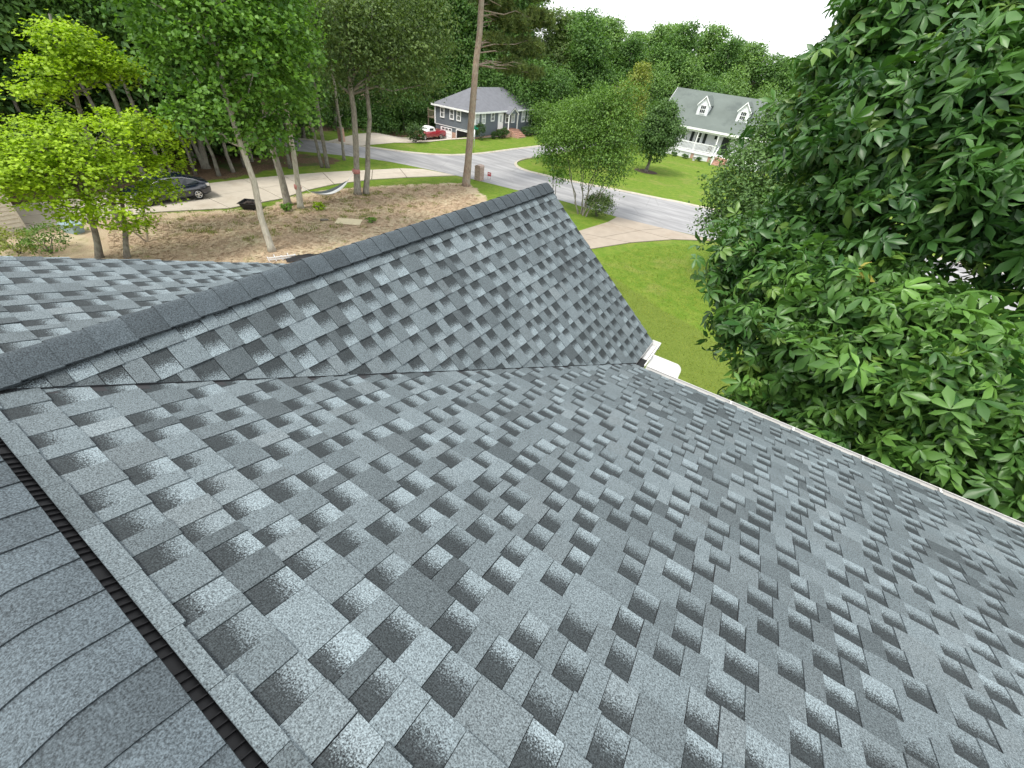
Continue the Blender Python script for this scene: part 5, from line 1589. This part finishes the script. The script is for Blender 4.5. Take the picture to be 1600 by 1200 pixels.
# hammock slung between the strapped oak and the double oak
hA = Vector((-27.30, 17.29 + .2, 1.32)); hB = Vector((-27.54, 22.37 - .24, 1.58))
ham = thing('hammock', 'grey hammock with a white edge slung between two trees', 'hammock', ((hA + hB) / 2).to_tuple()[:2] + (0,))
dn = (hB - hA).normalized(); sd = Vector((dn.y, -dn.x, 0)).normalized()
if sd.dot(EYE - hA) < 0: sd = -sd
def hp(t, w):
    sag = -1.02 * (1 - (2 * t - 1) ** 2)
    wd_ = .34 * math.sin(math.pi * min(1, max(0, (t - .14) / .72))) ** .6 if .14 < t < .86 else 0
    return hA.lerp(hB, t) + Vector((0, 0, sag + (abs(w) ** 1.5 * .9 - max(0, w) * .5) * wd_)) + sd * w * wd_ + Vector((0, 0, 0))
T = np.linspace(.14, .86, 22); Wd = np.linspace(-1, 1, 11)
def strip(ws):
    m = MB(); v = [hp(t, w) for t in T for w in ws]; n = len(ws)
    f = [(i * n + k, i * n + k + 1, (i + 1) * n + k + 1, (i + 1) * n + k) for i in range(len(T) - 1) for k in range(n - 1)]
    return m.add(v, f, True)
strip(np.linspace(-.8, -.4, 5)).build('bed', M['cloth_grey'], ham)
strip(np.linspace(-.4, 1, 9)).build('white_panel', M['cloth_white'], ham)
for a, b in ((0, .14), (.86, 1)):
    m = MB().tube([hp(a + (b - a) * i / 4, 0) for i in range(5)], [.018] * 5, 6); m.build('cord', M['cloth_white'], ham)
for c_, r_, z_ in (((-27.30, 17.29), .205, 1.32), ((-27.54, 22.37), .262, 1.58)):
    m = MB().lathe((c_[0], c_[1], z_ - .14), (.0, 0, 1), [(r_, 0), (r_ * 1.06, .02), (r_ * 1.06, .26), (r_, .28)], 16); m.build('tree_strap', M['strap'], ham)

st = thing('leaning_stakes', 'two grey wooden stakes meeting in a V on the pine straw', 'stake', gp(-24.5, 7.25))
for dx, dy, h in ((-.9, .95, 2.0), (-.55, -.55, 1.1)):
    MB().bar((0, 0, -.05), (dx, dy, h), .06).build('stake', M['wood'], st, local=True)

fr = thing('white_trellis', 'white slatted trellis lying on the ground past the roof edge', 'trellis', gp(-18.75, 10.35))
for i, a in enumerate(np.linspace(-.65, .65, 5)):
    MB().bar((a * .42, a * .9, 0), (a * .42 - .12, a * .9, .24 + .08 * (i % 2)), .04).build('upright', M['white'], fr, local=True)
for z in (.10, .2): MB().bar((-.30, -.62, z), (.25, .62, z), .05).build('rail', M['white'], fr, local=True)
tp = thing('folded_tarp', 'crumpled black tarp on the ground beside the white trellis', 'tarp', gp(-18.3, 11.1), rad(65))
g = np.random.default_rng(5)
xs, ys = np.linspace(-.85, .85, 16), np.linspace(-.32, .32, 8)
vv = np.array([(x, y_, .04 + .13 * (1 - (x / .9) ** 2) * (1 - (y_ / .36) ** 2) * (0.6 + g.random())) for x in xs for y_ in ys])
ff = [(i * 8 + k, (i + 1) * 8 + k, (i + 1) * 8 + k + 1, i * 8 + k + 1) for i in range(15) for k in range(7)]
put('sheet', np_mesh('sheet', vv, [ff], None, True), M['tarp'], tp)
tb = thing('storage_tub', 'pale blue plastic tub standing under the lime maple', 'tub', gp(-27.6, 5.6), rad(20))
MB().add([(sx * .36, sy * .24, 0) for sx, sy in ((-1, -1), (1, -1), (1, 1), (-1, 1))] + [(sx * .42, sy * .29, .42) for sx, sy in ((-1, -1), (1, -1), (1, 1), (-1, 1))], [(0, 1, 5, 4), (1, 2, 6, 5), (2, 3, 7, 6), (3, 0, 4, 7), (3, 2, 1, 0)]).build('body', M['paleblue'], tb, local=True)
MB().box(-.45, .45, -.32, .32, .42, .47).build('lid', M['paleblue'], tb, local=True)
lg = thing('short_log', 'short dark log lying on the pine straw near the hammock', 'log', gp(-21.9, 15.1), rad(60))
MB().tube([(-.25, 0, .06), (0, .01, .07), (.25, 0, .06)], [.06, .065, .055], 10).build('log', M['bark_dark'], lg, local=True)

# ------------------------------------------------------------------ ground litter and grass
g = np.random.default_rng(17)
def scatter_poly(poly, n, g):
    p = np.asarray(poly) ; lo, hi = p.min(0), p.max(0); out_ = []
    while len(out_) < n:
        q = g.uniform(lo, hi, (n * 2, 2)); q = q[inside(q[:, 0], q[:, 1], poly)]
        out_ += q.tolist()
    return np.array(out_[:n]) * K
def blades(xy, h, w, g, lean=.5):
    n = len(xy)
    base = np.column_stack([xy, height(xy[:, 0], xy[:, 1])])
    a = g.uniform(0, 2 * np.pi, n); s = np.column_stack([np.cos(a), np.sin(a), np.zeros(n)]) * w
    tip = base + np.column_stack([g.normal(size=n) * lean * h, g.normal(size=n) * lean * h, h * g.uniform(.5, 1.2, n)])
    v = np.stack([base - s, base + s, tip], 1).reshape(-1, 3)
    at = np.zeros((n, 4)); at[:, 0] = g.random(n); at[:, 1] = (g.random(n) < .2) * .4; at[:, 3] = 1
    return v, np.arange(3 * n).reshape(-1, 3), np.repeat(at, 3, 0)
near_lawn = [(-8.0, 21.6), (-6.6, 25.8), (-4.8, 28.8), (-2.5, 31.3), (8, 33), (10, 12), (4, 6), (-3, 6)]
v, f, a = blades(scatter_poly(near_lawn, 70000, g), .06, .012, g, .8)
tag(put('grass', np_mesh('grass', v, [f], {'tint': a}), M['grass']), 'green lawn grass beside the house', 'grass', kind='stuff')
tuft = scatter_poly(STRAW[1:9] + [(-19, 20), (-22, 10)], 140, g)
txy = np.repeat(tuft, 40, 0) + g.normal(size=(140 * 40, 2)) * .16
v, f, a = blades(txy, .13, .012, g, .6)
tag(put('weed_tufts', np_mesh('weed_tufts', v, [f], {'tint': a}), M['grass']), 'sparse weed tufts growing through the pine straw', 'grass', kind='stuff')
xy = scatter_poly([(-28, 7), (-26, 12.4), (-25.4, 14.5), (-26.2, 17), (-26, 20.5), (-22.2, 28), (-19, 26), (-12, 17), (-14, 8), (-20, 4)], 26000, g)
n = len(xy); an = g.uniform(0, np.pi, n); L = g.uniform(.08, .28, n)
d = np.column_stack([np.cos(an), np.sin(an), g.normal(size=n) * .08]) * L[:, None]; s = np.column_stack([-np.sin(an), np.cos(an), np.zeros(n)]) * .012
b = np.column_stack([xy, height(xy[:, 0], xy[:, 1]) + .012])
v = np.stack([b - s, b + s, b + d + s, b + d - s + np.array([0, 0, .02])], 1).reshape(-1, 3)
tag(put('pine_straw', np_mesh('pine_straw', v, [np.arange(4 * n).reshape(-1, 4)]), plain('pine_straw_needles', (0.48, 0.36, 0.245), .9, .45, 3.0)), 'loose brown pine straw and twigs covering the yard', 'pine straw', kind='stuff')
